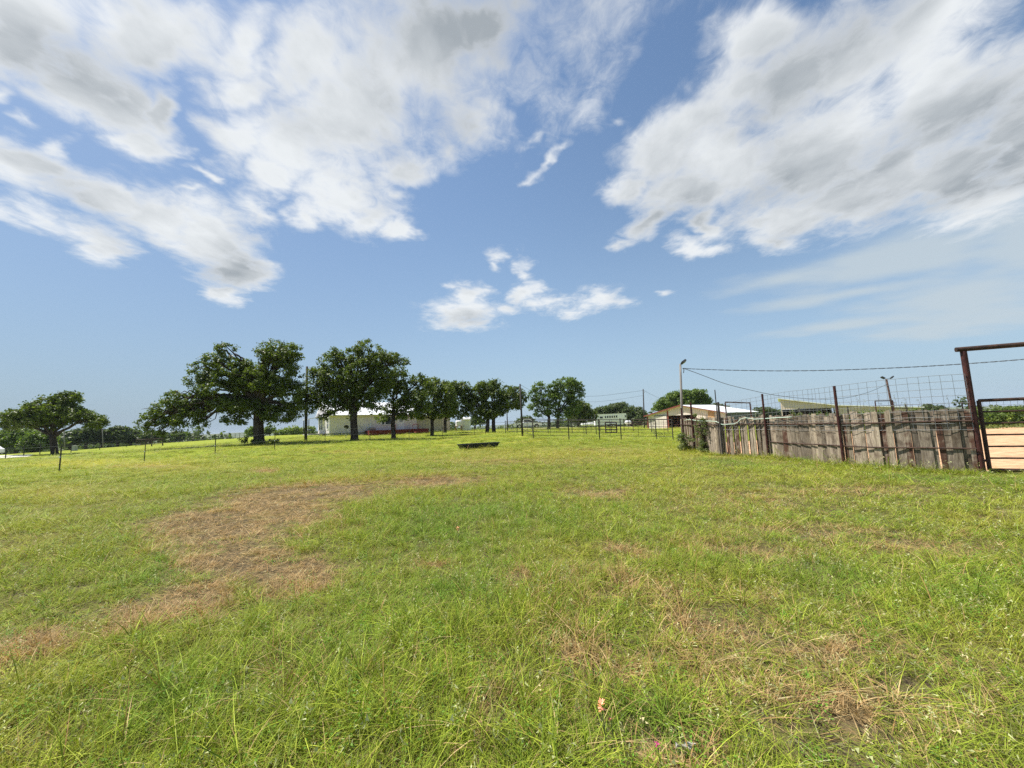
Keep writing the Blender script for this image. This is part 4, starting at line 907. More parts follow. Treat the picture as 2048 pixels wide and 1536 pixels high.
# ------------------------------------------------------------------ board fence round the arena
fence = empty('board_fence', FENCE[5], 'curving weathered board fence with rusty pipe posts, rails and wire panels above', 'fence')
P2 = np.array([p[:2] for p in FENCE]); seg = np.linalg.norm(np.diff(P2, axis=0), axis=1); cum = np.concatenate([[0], np.cumsum(seg)]); FL = cum[-1]
def fpos(s):
    s = min(max(s, 0), FL - 1e-6); i = int(np.searchsorted(cum, s, side='right') - 1); i = min(i, len(seg)-1); u = (s - cum[i]) / seg[i]; p = P2[i]*(1-u) + P2[i+1]*u
    i0, i1 = max(i-1, 0), min(i+2, len(P2)-1); d = P2[i1] - P2[i0]; d /= np.linalg.norm(d); return p, d
def s_at_px(px):
    best = min(np.linspace(0, FL, 900), key=lambda s: abs(proj([*fpos(s)[0], 0])[0] - px)); return float(best)
def fq(s, off, z):
    p, d = fpos(s); n = np.array([-d[1], d[0]]); n = n if n[0]*(-p[0]) + n[1]*(-p[1]) > 0 else -n     # towards the field
    q = p + n*off; return V3(q[0], q[1], gz(p[0], p[1]) + z), V3(*d), V3(*n)
HB = 1.56; rb = np.random.default_rng(3)
mb = MB(); s = .03; k = 0; slab = MB(); light = 0
while s < FL - .05:
    w = rb.choice([.12, .145, .17, .20, .235]); w = min(w, FL - s); c, d, n = fq(s + w/2, rb.uniform(-.012, .012) + (.024 if k % 2 == 0 else 0), 0)
    h = HB * rb.normal(1.0, .018) + (.03 if rb.uniform() < .1 else 0); z0 = -.02 + rb.uniform(-.03, .02); lean = rb.normal(0, .006) ; tw = rb.normal(0, .02); th = .011
    mb.tint = float(rb.uniform(0, 1)); hw = w/2 - rb.uniform(.002, .010); q = []
    dn = d*math.cos(tw) + n*math.sin(tw); 
    prof = [(-hw, z0), (hw, z0 + rb.normal(0, .012)), (hw*rb.uniform(.93, 1), h + rb.normal(0, .012)), (hw*.3, h + rb.normal(0, .012)), (-hw*rb.uniform(.93, 1), h + rb.normal(0, .014))]
    taper = rb.uniform(.01, .035) if rb.uniform() < .5 else 0
    pts = [c + dn*(u*(1 - (taper/ (w/2) if z < .3 else 0)*.5) + lean*(z - h)) + UPV*z - n*th for u, z in prof]
    mb.prism(pts, n*2*th); s += w - .028 + (rb.uniform(.0, .006) if rb.uniform() < .8 else rb.uniform(.006, .014)); k += 1
mb.build('boards', M_BOARD, fence)
def pole(name, mat, p0, p1, r_, parent, n=10): mb = MB(); mb.tube([p0, p1], r_, n); return mb.build(name, mat, parent, smooth=False)
for px, ht, r_, mt_ in ((1373, 2.15, .035, M_RUST), (1394, 2.35, .045, M_RUST), (1538, 2.42, .036, M_RUST), (1690, 2.40, .036, M_RUST), (1450, 2.22, .045, M_DARKPIPE), (1446, 2.75, .02, M_DARKPIPE)):
    s = s_at_px(px + (4 if px > 1500 else 0)); q0, d, n = fq(s, .10, -.1); q1 = fq(s, .10, ht)[0]; pole('post', mt_, q0, q1, r_, fence)
    q = q1 + UPV*.002
for z0, r_, s0 in ((1.27, .022, .1), (.60, .018, s_at_px(1545))):
    pts = [fq(s, .062 + .01*math.sin(s*3), z0 + .008*math.sin(s*2.1))[0] for s in np.linspace(s0, FL, 60)]; mb = MB(); mb.tube(pts, r_, 7); mb.build('rail', M_RUST2, fence)
mb = MB(); pts = [fq(s, .05, .03 + .01*math.sin(s*2))[0] for s in np.linspace(s_at_px(1640), FL, 30)]; mb.tube(pts, .016, 6); mb.build('bottom_rail', M_RUST2, fence)
# wire panels standing above and in front of the boards
mb = MB(); s0 = s_at_px(1440); ss = np.linspace(s0, FL, int((FL - s0) / .20) + 1); zz = [1.06 + .005, 1.22, 1.38, 1.54, 1.72, 1.90, 2.08, 2.26, 2.42]
def topz(s): u = (s - s0)/(FL - s0); return .02*math.sin(s*1.7) - .42*(1-u)**6
def wob(s): return .055 + .015*math.sin(s*2.6) + .008*math.sin(s*6.1)
for z in zz: mb.tube([fq(s, wob(s) + .012*math.sin(s*5 + z*3), z + topz(s)*max(0, (z-1.1)/1.3) - .006*abs(math.sin(s*7.8)))[0] for s in ss], .0048, 4)
for i, s in enumerate(ss):
    ln_ = .05*math.sin(i*1.3) * (1 if i < len(ss)*.6 else .2)
    mb.tube([fq(s, wob(s) + .004, zz[0])[0], fq(s + ln_*.4, wob(s) + .004, 1.8)[0], fq(s + ln_, wob(s) + .004, zz[-1] + topz(s))[0]], .0048, 4)
mb.build('wire_mesh', M_GALV, fence)
# bent loose wire end at the left
hose_px = [(1369,841),(1374,839.5),(1379,839),(1387,840),(1395,841.5),(1410,842.3),(1418,842),(1432,843),(1438,845.5),(1444,849),(1449,850),(1457,848.5),(1469,848),(1475,844.5),(1482,838),(1491,835.5),(1500,837),(1508,838.5),(1529,837.5),(1553,835.5),(1575,834.5),(1583,834)]
pts = []
for px, py in hose_px:
    s = min(np.linspace(0, FL*.7, 900), key=lambda s: abs(proj(fq(s, .10, 1.45)[0])[0] - px)); pts.append(at(px, py, fq(s, .10, 1.45)[0][1]))
mb = MB(); mb.tube(pts, .013, 7); sk(mb.build('garden_hose', M_HOSE, smooth=True), 'pale green hose draped along the top of the board fence', 'hose')
# ------------------------------------------------------------------ pipe gate and its tall frame at the right
g0, dg, ng = fq(FL, 0, 0); pr = ground(1966, 948.5); top = at(1931.5, 697, pr[1])
frame = empty('gate_frame', pr, 'tall rust red pipe gateway with crossbar at the right edge of the photo', 'gateway')
HT = top[2] - .07; gd = at(2048, 688, 1) - V3(0, 0, EYE)
# crossbar runs level from the post to the right: depth from its slope in the picture
X1 = pr + V3(4.3, -1.9, 0)
pole('post', M_RUST, pr + UPV*(-.3), V3(pr[0], pr[1], HT), .060, frame, 14)
pole('post', M_RUST, X1 + UPV*(-.3), V3(X1[0], X1[1], HT), .060, frame, 14)
dx = (X1 - pr); dx /= np.linalg.norm(dx)
pole('crossbar', M_RUST2, V3(pr[0], pr[1], HT + .055) - dx*.13, V3(X1[0], X1[1], HT + .055) + dx*.3, .058, frame, 14)
def gate(p0, p1, z0, z1, nr, mat, label, name='pipe_gate', r_=.024, nv=1, group=None, mids=None):
    p0 = np.array(p0, float); p1 = np.array(p1, float); e = empty(name, p0, label, 'gate', group)
    a, b = p0 + UPV*z0, p1 + UPV*z0; c, d = p1 + UPV*z1, p0 + UPV*z1
    mb = MB(); mb.tube([a, d], r_*1.3, 8); mb.tube([b, c], r_*1.3, 8); mb.tube([a, b], r_*1.25, 8); mb.tube([d, c], r_*1.25, 8); mb.build('frame', mat, e)
    for k in range(1, nr): u = k/nr if mids is None else mids[k-1]; mb = MB(); mb.tube([a*(1-u) + d*u, b*(1-u) + c*u], r_*.72, 7); mb.build('rail', mat, e)
    for k in range(nv): u = (k+1)/(nv+1); mb = MB(); mb.tube([a*(1-u) + b*u, d*(1-u) + c*u], r_*.7, 6); mb.build('brace', mat, e)
    return e
gp0 = at(1980, 942, pr[1] - .02); gp0[2] = 0.0; gp0[2] = gz(gp0[0], gp0[1]); gp1 = gp0 + dx*3.7
gz1 = at(1964, 801, gp0[1])[2] - gp0[2]
ga = gate(gp0, gp1, .10, gz1, 6, M_RUST2, 'rust brown six bar pipe gate closing the arena at the right edge', r_=.030, nv=0)
for z in (.32, 1.32): mb = MB(); mb.tube([pr + UPV*z, gp0 + UPV*z], .03, 8); mb.build('hinge', M_RUST, ga)
# ------------------------------------------------------------------ floodlight poles and cables
def lightpole(label, px, py, tx, ty, Y, rad, heads, lean_dy=0):
    p = at(px, py, Y); p[2] = gz(p[0], p[1]) - .1; q = at(tx, ty, Y + lean_dy); e = empty('floodlight_pole', p, label, 'light pole')
    mb = MB(); mb.tube([p, p*.5+q*.5, q], [rad*1.1, rad, rad*.9], 12); mb.build('pole', M_POLE if rad < .07 else M_RUST2, e, smooth=True)
    for hx, tilt in heads:
        c = q + V3(hx, -.12, .10); h = MB(); ax = V3(1, 0, 0); ty_ = V3(0, math.cos(tilt), -math.sin(tilt)); tz = V3(0, math.sin(tilt), math.cos(tilt)); ax2 = ax*math.cos(.6) + tz*math.sin(.6)*np.sign(hx+.001); tz2 = np.cross(ax2, ty_)
        h.obox(c, [ax2, ty_, tz2], [.15, .10, .05]); o = h.build('floodlight', M_LAMP, e)
        h = MB(); h.obox(c - tz2*.055*(1 if tz2[2] > 0 else -1), [ax2, ty_, tz2], [.12, .08, .006]); h.build('lens', M_GLASS, o)
        h = MB(); h.tube([q - UPV*.05, q + V3(hx*.6, -.05, .02), c], .018, 6); h.build('bracket', M_LAMP, o)
    return e, p, q
Yp = FENCE[0][1] - .25
lp, lpb, lpt = lightpole('grey weathered floodlight pole at the left end of the board fence', 1366, 895, 1360.5, 728, Yp, .062, [(.14, .5)])
mb = MB(); mb.tube([at(1365.5, 737, Yp), at(1368, 739, Yp - .1), at(1367, 746, Yp - .1)], .02, 6); mb.build('wire_loop', M_CABLE, lp)
lp2, b2, t2 = lightpole('dark leaning light pole with two lamps beyond the board fence', 1789, 828, 1772.5, 757.5, 36, .085, [(.42, .3), (-.42, .3)])
def cable(label, pts, r_=.012, twist=0.0, cat='cable', group=None):
    pts = [np.array(p, float) for p in pts]; n = max(24, len(pts)*6); T = np.linspace(0, 1, len(pts)); tt = np.linspace(0, 1, n); Q = np.column_stack([np.interp(tt, T, [p[i] for p in pts]) for i in range(3)])
    for _ in range(6): Q[1:-1] = (Q[:-2] + 2*Q[1:-1] + Q[2:]) / 4
    mb = MB()
    if twist:
        n2 = n*5; Q = np.column_stack([np.interp(np.linspace(0, 1, n2), tt, Q[:, i]) for i in range(3)])
        for ph in (0, math.pi): mb.tube([q + V3(0, twist*math.cos(k*.55+ph), twist*math.sin(k*.55+ph)) for k, q in enumerate(Q)], r_, 5)
    else: mb.tube(list(Q), r_, 5)
    return sk(mb.build('cable', M_CABLE), label, cat, group)
Y0 = Yp
cable('long twisted cable running from the grey pole to the right edge', [at(px, py, Y0 + (14 - Y0)*(px-1370)/700) for px, py in ((1366,736.5),(1376,737.5),(1440,740),(1540,742),(1640,741.3),(1740,738),(1840,733.5),(1935,727.5),(2048,719),(2200,704))], .010, .014)
cable('thin cable sagging from the grey pole to the two lamp pole', [at(px, py, Y0 + (36 - Y0)*(px-1370)/403) for px, py in ((1368,737),(1400,748.5),(1450,768),(1500,780),(1540,789),(1600,797),(1660,799),(1700,795),(1740,784),(1773,769))], .016)
# ------------------------------------------------------------------ utility poles in the background
def upole(label, px, py, tx, ty, Y, w, cat='utility pole', mat=None, name='utility_pole', extra=True):
    p = at(px, py, Y); p[2] = gz(p[0], p[1]) - .1; q = at(tx, ty, Y); r_ = w*Y/FPX/2; e = empty(name, p, label, cat); mb = MB(); mb.tube([p, (p+q)/2, q], [r_*1.15, r_, r_*.82], 10); mb.build('pole', mat or M_DPOLE, e, smooth=True)
    if extra:
        h = MB(); h.tube([q - UPV*.5 + V3(r_, 0, 0), q - UPV*.5 + V3(r_+.16, 0, 0)], .03, 6); h.tube([q - UPV*.5 + V3(r_+.14, 0, -.06), q - UPV*.5 + V3(r_+.14, 0, .08)], .045, 8); h.build('insulator', M_GREY, e)
    return e, p, q
u1 = upole('dark utility pole between the big oak and the tall round oak', 611.5, 880, 614, 733, 38, 5.0)
u2 = upole('leaning dark utility pole standing in front of the pickup bed', 1045, 870, 1040, 768, 34, 3.6)
u3 = upole('short dark pole left of the leaning pole, behind the lawn', 1015, 850, 1013.5, 815, 56, 2.0)
u4 = upole('utility pole carrying two wires left of the cream barn', 1289, 858.5, 1286.3, 778, 62, 2.5)
u5 = upole('pale slim utility pole right of the spreading oak trunk', 129, 906, 128, 858, 70, 1.8, mat=M_POLE)
u6 = upole('pale pole in front of the far left wood with a crossarm', 207, 893, 204.5, 856, 84, 1.4, mat=M_POLE)
h = MB(); h.box((u6[2][0], u6[2][1], u6[2][2]-.3), (1.6, .12, .12)); h.build('crossarm', M_DPOLE, u6[0])
GP = 'dark posts under the drooping bough'
for px, py, lb in ((303.5, 892, 'dark post under the drooping bough, the left of the two'), (325.5, 890.5, 'dark post under the drooping bough, the right of the two')):
    upole(lb, px, py, px + 1, 856, 74, 1.8, 'post', M_DPOLE, 'timber_post', False)
G_W = 'overhead wires at the utility pole by the barn'
cable('upper wire from the barn pole to the airy oak', [at(1286, 781, 62), at(1240, 787, 62), at(1200, 792, 62), at(1160, 793, 62)], .017, group=G_W)
cable('lower wire from the barn pole to the airy oak', [at(1286, 791, 62), at(1240, 799, 62), at(1190, 804, 62), at(1165, 803, 62)], .014, group=G_W)
cable('wire from the barn pole down behind the barn tree', [at(1287, 780, 62), at(1300, 788, 63), at(1318, 796, 65), at(1345, 806, 66)], .017, group=G_W)
cable('wire from the leaning pole into the airy oak', [at(1040, 769, 34), at(1052, 776, 42), at(1070, 785, 56)], .014, group=G_W)
gy = cable('bracing guy wire slanting down right of the tall round oak', [at(718, 851, 38.4), at(739, 873, 39)], .018, cat='guy wire')
# ------------------------------------------------------------------ electric fence on thin posts
ef = empty('electric_fence', at(430, 911, 27.5), 'thin electric fence on dark T posts across the left of the pasture', 'fence')
EP = [(118,943,18.6,893),(288,925,26,889),(430,911,27.5,876.5),(549,899,29.5,867),(650,888,34,861),(740,880,36,863),(818,879,36,860),(885,872.5,41,855),(949,870.5,43,851),(971,869,44,852)]
tops = []
for i, (px, py, Y, ty) in enumerate(EP):
    p = at(px, py, Y); p[2] = gz(p[0], p[1]); q = V3(p[0] + .02*math.sin(i*2.3), p[1], p[2] + 1.22); tops.append((p, q)); mb = MB(); mb.obox((p+q)/2 - UPV*.1, [V3(1,0,0), V3(0,1,0), (q-p)/np.linalg.norm(q-p)], [.022, .005, .70]); mb.obox((p+q)/2 - UPV*.1 + V3(0,.022,0), [V3(1,0,0), V3(0,1,0), UPV], [.005, .02, .70]); po = mb.build('post', M_DARKPIPE, ef)
    mb = MB(); mb.tube([p*.45+q*.55 + V3(0,-.03,-.03), p*.45+q*.55 + V3(0,-.03,.03)], .028, 6); mb.build('insulator', M_YELLOW if i > 3 else M_WHITE, po)
mb = MB(); ext = [tops[0][1] + (tops[0][1]-tops[1][1])*V3(1,1,0)*.9] + [q for p, q in tops]
for fr in (.56, .97): mb.tube([(tops[max(0,i-1)][0] if i else ext[0] - UPV*1.22)*(1-fr) + e_*fr for i, e_ in enumerate(ext)], .0035, 4)
mb.build('wire', M_GALV, ef)
# ------------------------------------------------------------------ pipe pens
def pfence(label, pts, ht, nr, mat, name='pipe_fence', r_=.024, posts=None, group=None, vs=0, pr_=.038, cat='fence', low=.28):
    G = [V3(*p[:2], gz(p[0], p[1])) for p in pts]; e = empty(name, G[0], label, cat, group)
    for i, p in enumerate(G): mb = MB(); mb.tube([p - UPV*.2, p + UPV*(ht + .06)], pr_, 8); mb.build('post', mat, e)
    for i in range(len(G)-1):
        a, b = G[i], G[i+1]
        mb = MB()
        for k in range(nr): z = low + (ht-low)*k/(nr-1); mb.tube([a + UPV*z, b + UPV*z], r_ if k == nr-1 else r_*.62, 6)
        for k in range(vs): u = (k+1)/(vs+1); q = a*(1-u)+b*u; mb.tube([q + UPV*low, q + UPV*ht], r_*.6, 5)
        mb.build('panel', mat, e)
    return e
def B_(px, Y): return base(px, Y)
pfence('front row of brown pipe panels, from the leaning pole to the floodlight pole', [B_(1045,34.6), B_(1066,29.6), B_(1137,29.3), B_(1198,29), B_(1241,29), B_(1311,29), B_(1344,28)], 1.50, 6, M_DARKPIPE, vs=1)
pfence('second row of pipe panels crossing behind the front row of the pen', [B_(1011,45), B_(1034,44), B_(1096,42), B_(1144,41), B_(1172,40), B_(1192,41)], 1.45, 6, M_DARKPIPE, vs=1)
pfence('farther row of thin pipe panels in front of the horse trailer', [B_(1192,41), B_(1200,48), B_(1248,48), B_(1266,46), B_(1302,44), B_(1335,42)], 1.45, 5, M_RUST2, vs=1)
pfence('side row of pipe panels running back from the front pen row', [B_(1311,29.2), B_(1302,44)], 1.45, 5, M_DARKPIPE, vs=2)
pfence('far thin rail fence on the crest behind the pickup', [B_(960,80), B_(1014,80), B_(1090,80), B_(1140,80), B_(1175,80)], 1.4, 3, M_GALV, r_=.03)
gate(base(1211,42), base(1233,42), .15, 1.25, 4, M_RUST2, 'dark brown stock gate standing in the pen in front of the trailer', r_=.05, nv=1, name='stock_gate')
pfence('dark red pipe rails behind the barn pole at the left end of the barn', [B_(1258,72), B_(1276,70), B_(1294,68)], 1.5, 4, M_RUST, r_=.045)
G_HF = 'pipe hoops standing behind the board fence'
def hoopframe(label, pA, pB, Y, zt_, r_=.036):
    a = at(pA, zt_[0], Y); b = at(pB, zt_[1], Y + .6); e = empty('pipe_hoop', V3(a[0], a[1], gz(a[0], a[1])), label, 'pipe frame', G_HF)
    for q in (a, b): mb = MB(); mb.tube([V3(q[0], q[1], gz(q[0], q[1]) - .1), q], r_, 8); mb.build('post', M_RUST, e)
    mb = MB(); mb.tube([a + UPV*r_, b + UPV*r_], r_, 8); mb.build('crossbar', M_DARKPIPE, e)
hoopframe('dark pipe hoop rising above the fence in front of the grey barn side', 1450.5, 1500, 22, (805.5, 807))
hoopframe('smaller rusty pipe hoop above the fence beside the leaning lamp pole', 1750, 1785.5, 30, (803, 802))
pfence('brown pipe panel pen under the drooping bough of the big oak', [B_(272,76), B_(291,76), B_(325,78)], 1.35, 4, M_RUST2, r_=.06, vs=1)
LFP = [(-40,42),(13,45),(49,48),(81,52),(143,58),(200,66),(253,76)]
pfence('black pipe and wire fence along the gravel road at far left', [B_(px, Y) for px, Y in LFP], 1.25, 4, M_BLACK, r_=.022, pr_=.045)
pts = [B_(px, Y) for px, Y in ((340,86),(365,88),(395,92),(420,96),(445,98),(470,98),(497,96),(520,94))]
pfence('far wire fence with many thin posts on the crest under the oak', [p for a, b in zip(pts[:-1], pts[1:]) for p in (a, a*.66+b*.34, a*.33+b*.67)] + [pts[-1]], 1.25, 3, M_DPOLE, r_=.02, pr_=.05)
# far side of the arena
far_pts = [V3(22.5, 30.6), V3(27, 31.4), V3(31.8, 31.5), V3(36, 31.2), V3(40.5, 30.8), V3(45.5, 30.5)]
pfence('wire fence on pipe posts along the far side of the arena', far_pts, 2.05, 7, M_DARKPIPE, r_=.012, vs=8, pr_=.05)
p0 = B_(150, 66); bx = empty('utility_box', p0, 'small pale box at the foot of the slim utility pole', 'utility box'); mb = MB(); mb.box((p0[0], p0[1], p0[2]+.4), (.5, .5, .8)); mb.build('cabinet', M_GREY, bx); mb = MB(); mb.box((p0[0], p0[1], p0[2]+.83), (.58, .58, .06)); mb.build('lid', M_WHITE, bx)
# ------------------------------------------------------------------ feed trough
tp = at(956, 897, 25.5); tp[2] = gz(tp[0], tp[1]); tr = empty('feed_trough', tp, 'long black plastic feed trough standing in the middle of the pasture', 'trough')
tl, tr_ = at(917.5, 888.5, 25.0), at(995, 885.5, 26.3); td = (tr_ - tl)*V3(1,1,0); TL = np.linalg.norm(td); td /= TL; tn = V3(-td[1], td[0]); c0 = (tl + tr_)/2; zt_ = c0[2]; zb_ = gz(c0[0], c0[1]) - .02
def trp(u, v, z): return V3(c0[0], c0[1]) + td*u + tn*v + UPV*z
mb = MB(); ht = zt_ - zb_; n = 9; outer = []
for (L, Wd, z) in ((TL/2, .30, zt_), (TL/2-.02, .29, zt_-.04), (TL/2-.12, .22, zb_+ht*.30), (TL/2-.20, .15, zb_)): outer.append([trp(sx*(L), sy*Wd, z) for sx, sy in ((-1,-1),(1,-1),(1,1),(-1,1))])
inner = [[trp(sx*L, sy*Wd, z) for sx, sy in ((-1,-1),(1,-1),(1,1),(-1,1))] for L, Wd, z in ((TL/2-.05, .26, zt_), (TL/2-.18, .16, zb_+.08))]
vs = [q for r_ in outer for q in r_] + [q for r_ in inner for q in r_]; fs = []
for i in range(3): fs += [(i*4+k, i*4+(k+1) % 4, i*4+4+(k+1) % 4, i*4+4+k) for k in range(4)]
fs.append((12,13,14,15)); fs += [(k, (k+1) % 4, 16+(k+1) % 4, 16+k) for k in range(4)] + [(16+k, 16+(k+1) % 4, 20+(k+1) % 4, 20+k) for k in range(4)]; fs.append((20,21,22,23)); mb.add(vs, fs)
mb.build('tub', M_TROUGH, tr)
mb = MB()
for s in (-1, 1): mb.tube([trp(-TL/2-.01, s*.31, zt_+.005), trp(TL/2+.01, s*.31, zt_+.005)], .022, 8); mb.tube([trp(s*(TL/2+.01), -.31, zt_+.005), trp(s*(TL/2+.01), .31, zt_+.005)], .022, 8)
mb.build('rim', M_TROUGH, tr)
for u in (-.42, -.17, .05, .25, .44): mb = MB(); mb.prism([trp(u*TL-.02, -.30, zt_-.05), trp(u*TL+.02, -.30, zt_-.05), trp(u*TL+.02, -.19, zb_), trp(u*TL-.02, -.19, zb_)], -tn*.03); mb.build('rib', M_BLACK, tr)
# ------------------------------------------------------------------ pickup
YT = 77; pl, prr = base(1027, YT), base(1086, YT); L = prr[0] - pl[0]; tz = (pl[2] + prr[2]) / 2 + .06; k = L / 59.0
truck = empty('pickup_truck', V3((pl[0]+prr[0])/2, YT, tz), 'white four door pickup truck parked facing right behind the pens', 'pickup truck')
def tq(x, z): return V3(pl[0] + x*L, YT, tz + z)
Wt = 1.95
body = [(0,.62),(.012,1.12),(.30,1.14),(.30,1.12),(.66,1.14),(.88,1.06),(.97,.98),(.985,.70),(.975,.46)]
def arch(cx, r0, n=8): return [(cx + r0/L*math.cos(a), .40 + r0*math.sin(a)) for a in np.linspace(0, math.pi, n)]
low = [(.975,.40)] + arch(.79, .47) + [(.70,.34),(.34,.34)] + arch(.205, .47) + [(.02,.42)]
mb = MB(); mb.prism([tq(x, z) for x, z in body + low], V3(0, Wt, 0)); mb.build('body', M_WHITE, truck)
cab = [(.335,1.141),(.350,1.72),(.372,1.80),(.56,1.81),(.60,1.74),(.685,1.145)]
mb = MB(); mb.prism([tq(x, z) + V3(0, .10, 0) for x, z in cab], V3(0, Wt-.20, 0)); mb.build('cab', M_WHITE, truck)
def flat(poly, y, th, name, mat, par): mb = MB(); mb.prism([tq(x, z) + V3(0, y, 0) for x, z in poly], V3(0, -th, 0)); return mb.build(name, mat, par)
for y, s in ((.10, 1), (Wt-.10, -1)):
    flat([(.362,1.20),(.368,1.62),(.385,1.70),(.465,1.70),(.465,1.20)], y, .008*s, 'window', M_GLASS, truck); flat([(.480,1.20),(.480,1.70),(.545,1.70),(.585,1.62),(.645,1.20)], y, .008*s, 'window', M_GLASS, truck)
    for x in (.47, .52): pass
flat([(.605,1.70),(.68,1.18),(.69,1.18),(.615,1.70)], .25, -(Wt-.5), 'windshield', M_GLASS, truck)
for x0, x1 in ((.352, .472), (.476, .655)):
    d = flat([(x0,.45),(x0,1.13),(x1,1.13),(x1,.45)], -.002, .012, 'door', M_WHITE, truck); flat([(x0+.012,.98),(x0+.012,1.03),(x0+.045,1.03),(x0+.045,.98)], -.016, .02, 'handle', M_BLACK, d)
for cx in (.205, .79):
    for y in (.02, Wt-.26):
        c = tq(cx, .40) + V3(0, y, 0); mb = MB(); mb.tube([c, c + V3(0, .24, 0)], .40, 24); w = mb.build('wheel', M_TYRE, truck)
        mb = MB(); yy = -.012 if y < 1 else .22; mb.tube([c + V3(0, yy, 0), c + V3(0, yy+.03, 0)], .24, 16); mb.build('rim', M_CHROME, w)
mb = MB(); mb.box(tq(.985,.55)+V3(0,Wt/2,0), (.16, Wt-.1, .24)); mb.build('front_bumper', M_BLACK, truck); mb = MB(); mb.box(tq(.0,.58)+V3(0,Wt/2,0), (.16, Wt-.2, .20)); mb.build('rear_bumper', M_CHROME, truck)
for y in (.12, Wt-.12): mb = MB(); mb.box(tq(.978,.88)+V3(0,y,0), (.12, .30, .22)); mb.build('headlight', M_GLASS, truck); mb = MB(); mb.box(tq(.004,.95)+V3(0,y,0), (.06, .16, .30)); mb.build('tail_light', M_RUST, truck)
mb = MB(); mb.box(tq(.63,1.25)+V3(0,-.14,0), (.10,.22,.22)); mb.build('mirror', M_BLACK, truck)
mb = MB(); mb.box(tq(.17,1.10)+V3(0,Wt/2,0), (L*.26, Wt-.16, .10)); mb.build('bed_liner', M_BLACK, truck)
flat([(.36,.33),(.36,.38),(.67,.38),(.67,.33)], -.01, .10, 'running_board', M_BLACK, truck)
# ------------------------------------------------------------------ horse trailer
YR = 100; pa, pb = base(1192, YR), base(1254, YR); LT = pb[0] - pa[0]; rz_ = (pa[2]+pb[2])/2; zt_ = at(1220, 827.8, YR)[2]; HT_ = zt_ - rz_
trailer = empty('horse_trailer', V3((pa[0]+pb[0])/2, YR, rz_), 'long white gooseneck horse trailer with a row of small dark windows', 'trailer')
def rp(x, z, y=0): return V3(pa[0] + x*LT, YR + y, rz_ + z)
Wr = 2.3; fl = .45
mb = MB(); mb.prism([rp(0,fl), rp(0,HT_-.22), rp(.012,HT_-.06), rp(.985,HT_), rp(1,HT_-.25), rp(1,fl+1.15), rp(.91,fl+1.02), rp(.90,fl)], V3(0,Wr,0)); mb.build('body', M_WHITE, trailer)
mb = MB(); mb.prism([rp(-.004,HT_-.07,-.03), rp(.99,HT_-.01,-.03), rp(.99,HT_+.05,-.03), rp(-.004,HT_-.01,-.03)], V3(0,Wr+.06,0)); mb.build('roof_edge', M_TRIM, trailer)
mb = MB(); mb.prism([rp(0,fl+1.0,-.012), rp(.905,fl+1.0,-.012), rp(.905,fl+1.05,-.012), rp(0,fl+1.05,-.012)], V3(0,-.02,0)); mb.build('rub_rail', M_GREY, trailer)
def rwin(x, z, w, h):
    mb = MB(); mb.box(rp(x, z, -.01), (w+.12, .03, h+.12)); f = mb.build('window', M_CHROME, trailer); mb = MB(); mb.box(rp(x, z, -.03), (w, .02, h)); mb.build('pane', M_GLASS, f)
rwin(.19, HT_-.85, .75, .45)
for i in range(6): rwin(.325 + i*.072, HT_-.78 + i*.01, .30, .50)
rwin(.968, HT_-.72, .24, .5)
mb = MB(); mb.box(rp(.82, fl+1.05, -.008), (.75, .03, 1.9)); d = mb.build('door', M_WHITE, trailer); mb = MB(); mb.box(rp(.795, fl+.95, -.04), (.06,.04,.2)); mb.build('handle', M_BLACK, d)
for x in (.485, .575):
    for y in (-.05, Wr-.2):
        c = rp(x, .38, y); mb = MB(); mb.tube([c, c+V3(0,.25,0)], .38, 20); w = mb.build('wheel', M_TYRE, trailer); mb = MB(); yy = -.02 if y < 1 else .24; mb.tube([c+V3(0,yy,0), c+V3(0,yy+.03,0)], .2, 14); mb.build('rim', M_WHITE, w)
mb = MB(); mb.prism([rp(.42,.74,-.14), rp(.44,.86,-.14), rp(.62,.86,-.14), rp(.64,.74,-.14)], V3(0,.13,0)); mb.build('fender', M_TRIM, trailer)
mb = MB(); mb.tube([rp(.95, .05, Wr/2), rp(.95, fl+1.1, Wr/2)], .07, 8); mb.build('landing_jack', M_BLACK, trailer)
mb = MB(); mb.box(rp(.09, .34, .1), (LT*.14, .25, .16)); mb.build('step', M_BLACK, trailer)
# white propane tank right of the trailer, white flat trailer left of it
p = base(1256.5, 92); pt = empty('propane_tank', p, 'white rounded tank on legs at the right end of the horse trailer', 'tank'); zc_ = p[2] + .95
mb = MB(); xs_ = [-1.0,-.96,-.86,-.7,.7,.86,.96,1.0]; rs_ = [.02,.2,.38,.46,.46,.38,.2,.02]; mb.tube([V3(p[0]+q*.75, p[1]+q*.5, zc_) for q in xs_], rs_, 16); mb.build('tank_body', M_WHITE, pt, smooth=True)
for s in (-.45, .45): mb = MB(); mb.box((p[0]+s*.75, p[1]+s*.5, p[2]+.3), (.1,.6,.62)); mb.build('leg', M_GREY, pt)
p = base(1176, 104); ft = empty('stock_tank', p, 'long low white tank lying in the shade left of the horse trailer', 'tank')
mb = MB(); mb.tube([V3(p[0]+q*1.9, p[1], p[2]+.75) for q in xs_], [r_*1.15 for r_ in rs_], 16); mb.build('tank_body', M_WHITE, ft, smooth=True)
for s in (-1.1, 1.1): mb = MB(); mb.box((p[0]+s, p[1], p[2]+.18), (.15,.7,.4)); mb.build('leg', M_GREY, ft)
p = base(3, 54); wv = empty('parked_car', p + V3(-2.8,0,0), 'white vehicle cut by the left edge of the photo on the gravel road', 'car')
def cq(x, z, y=0): return V3(p[0]-6.4 + x, p[1]+y, p[2]+z+.04)
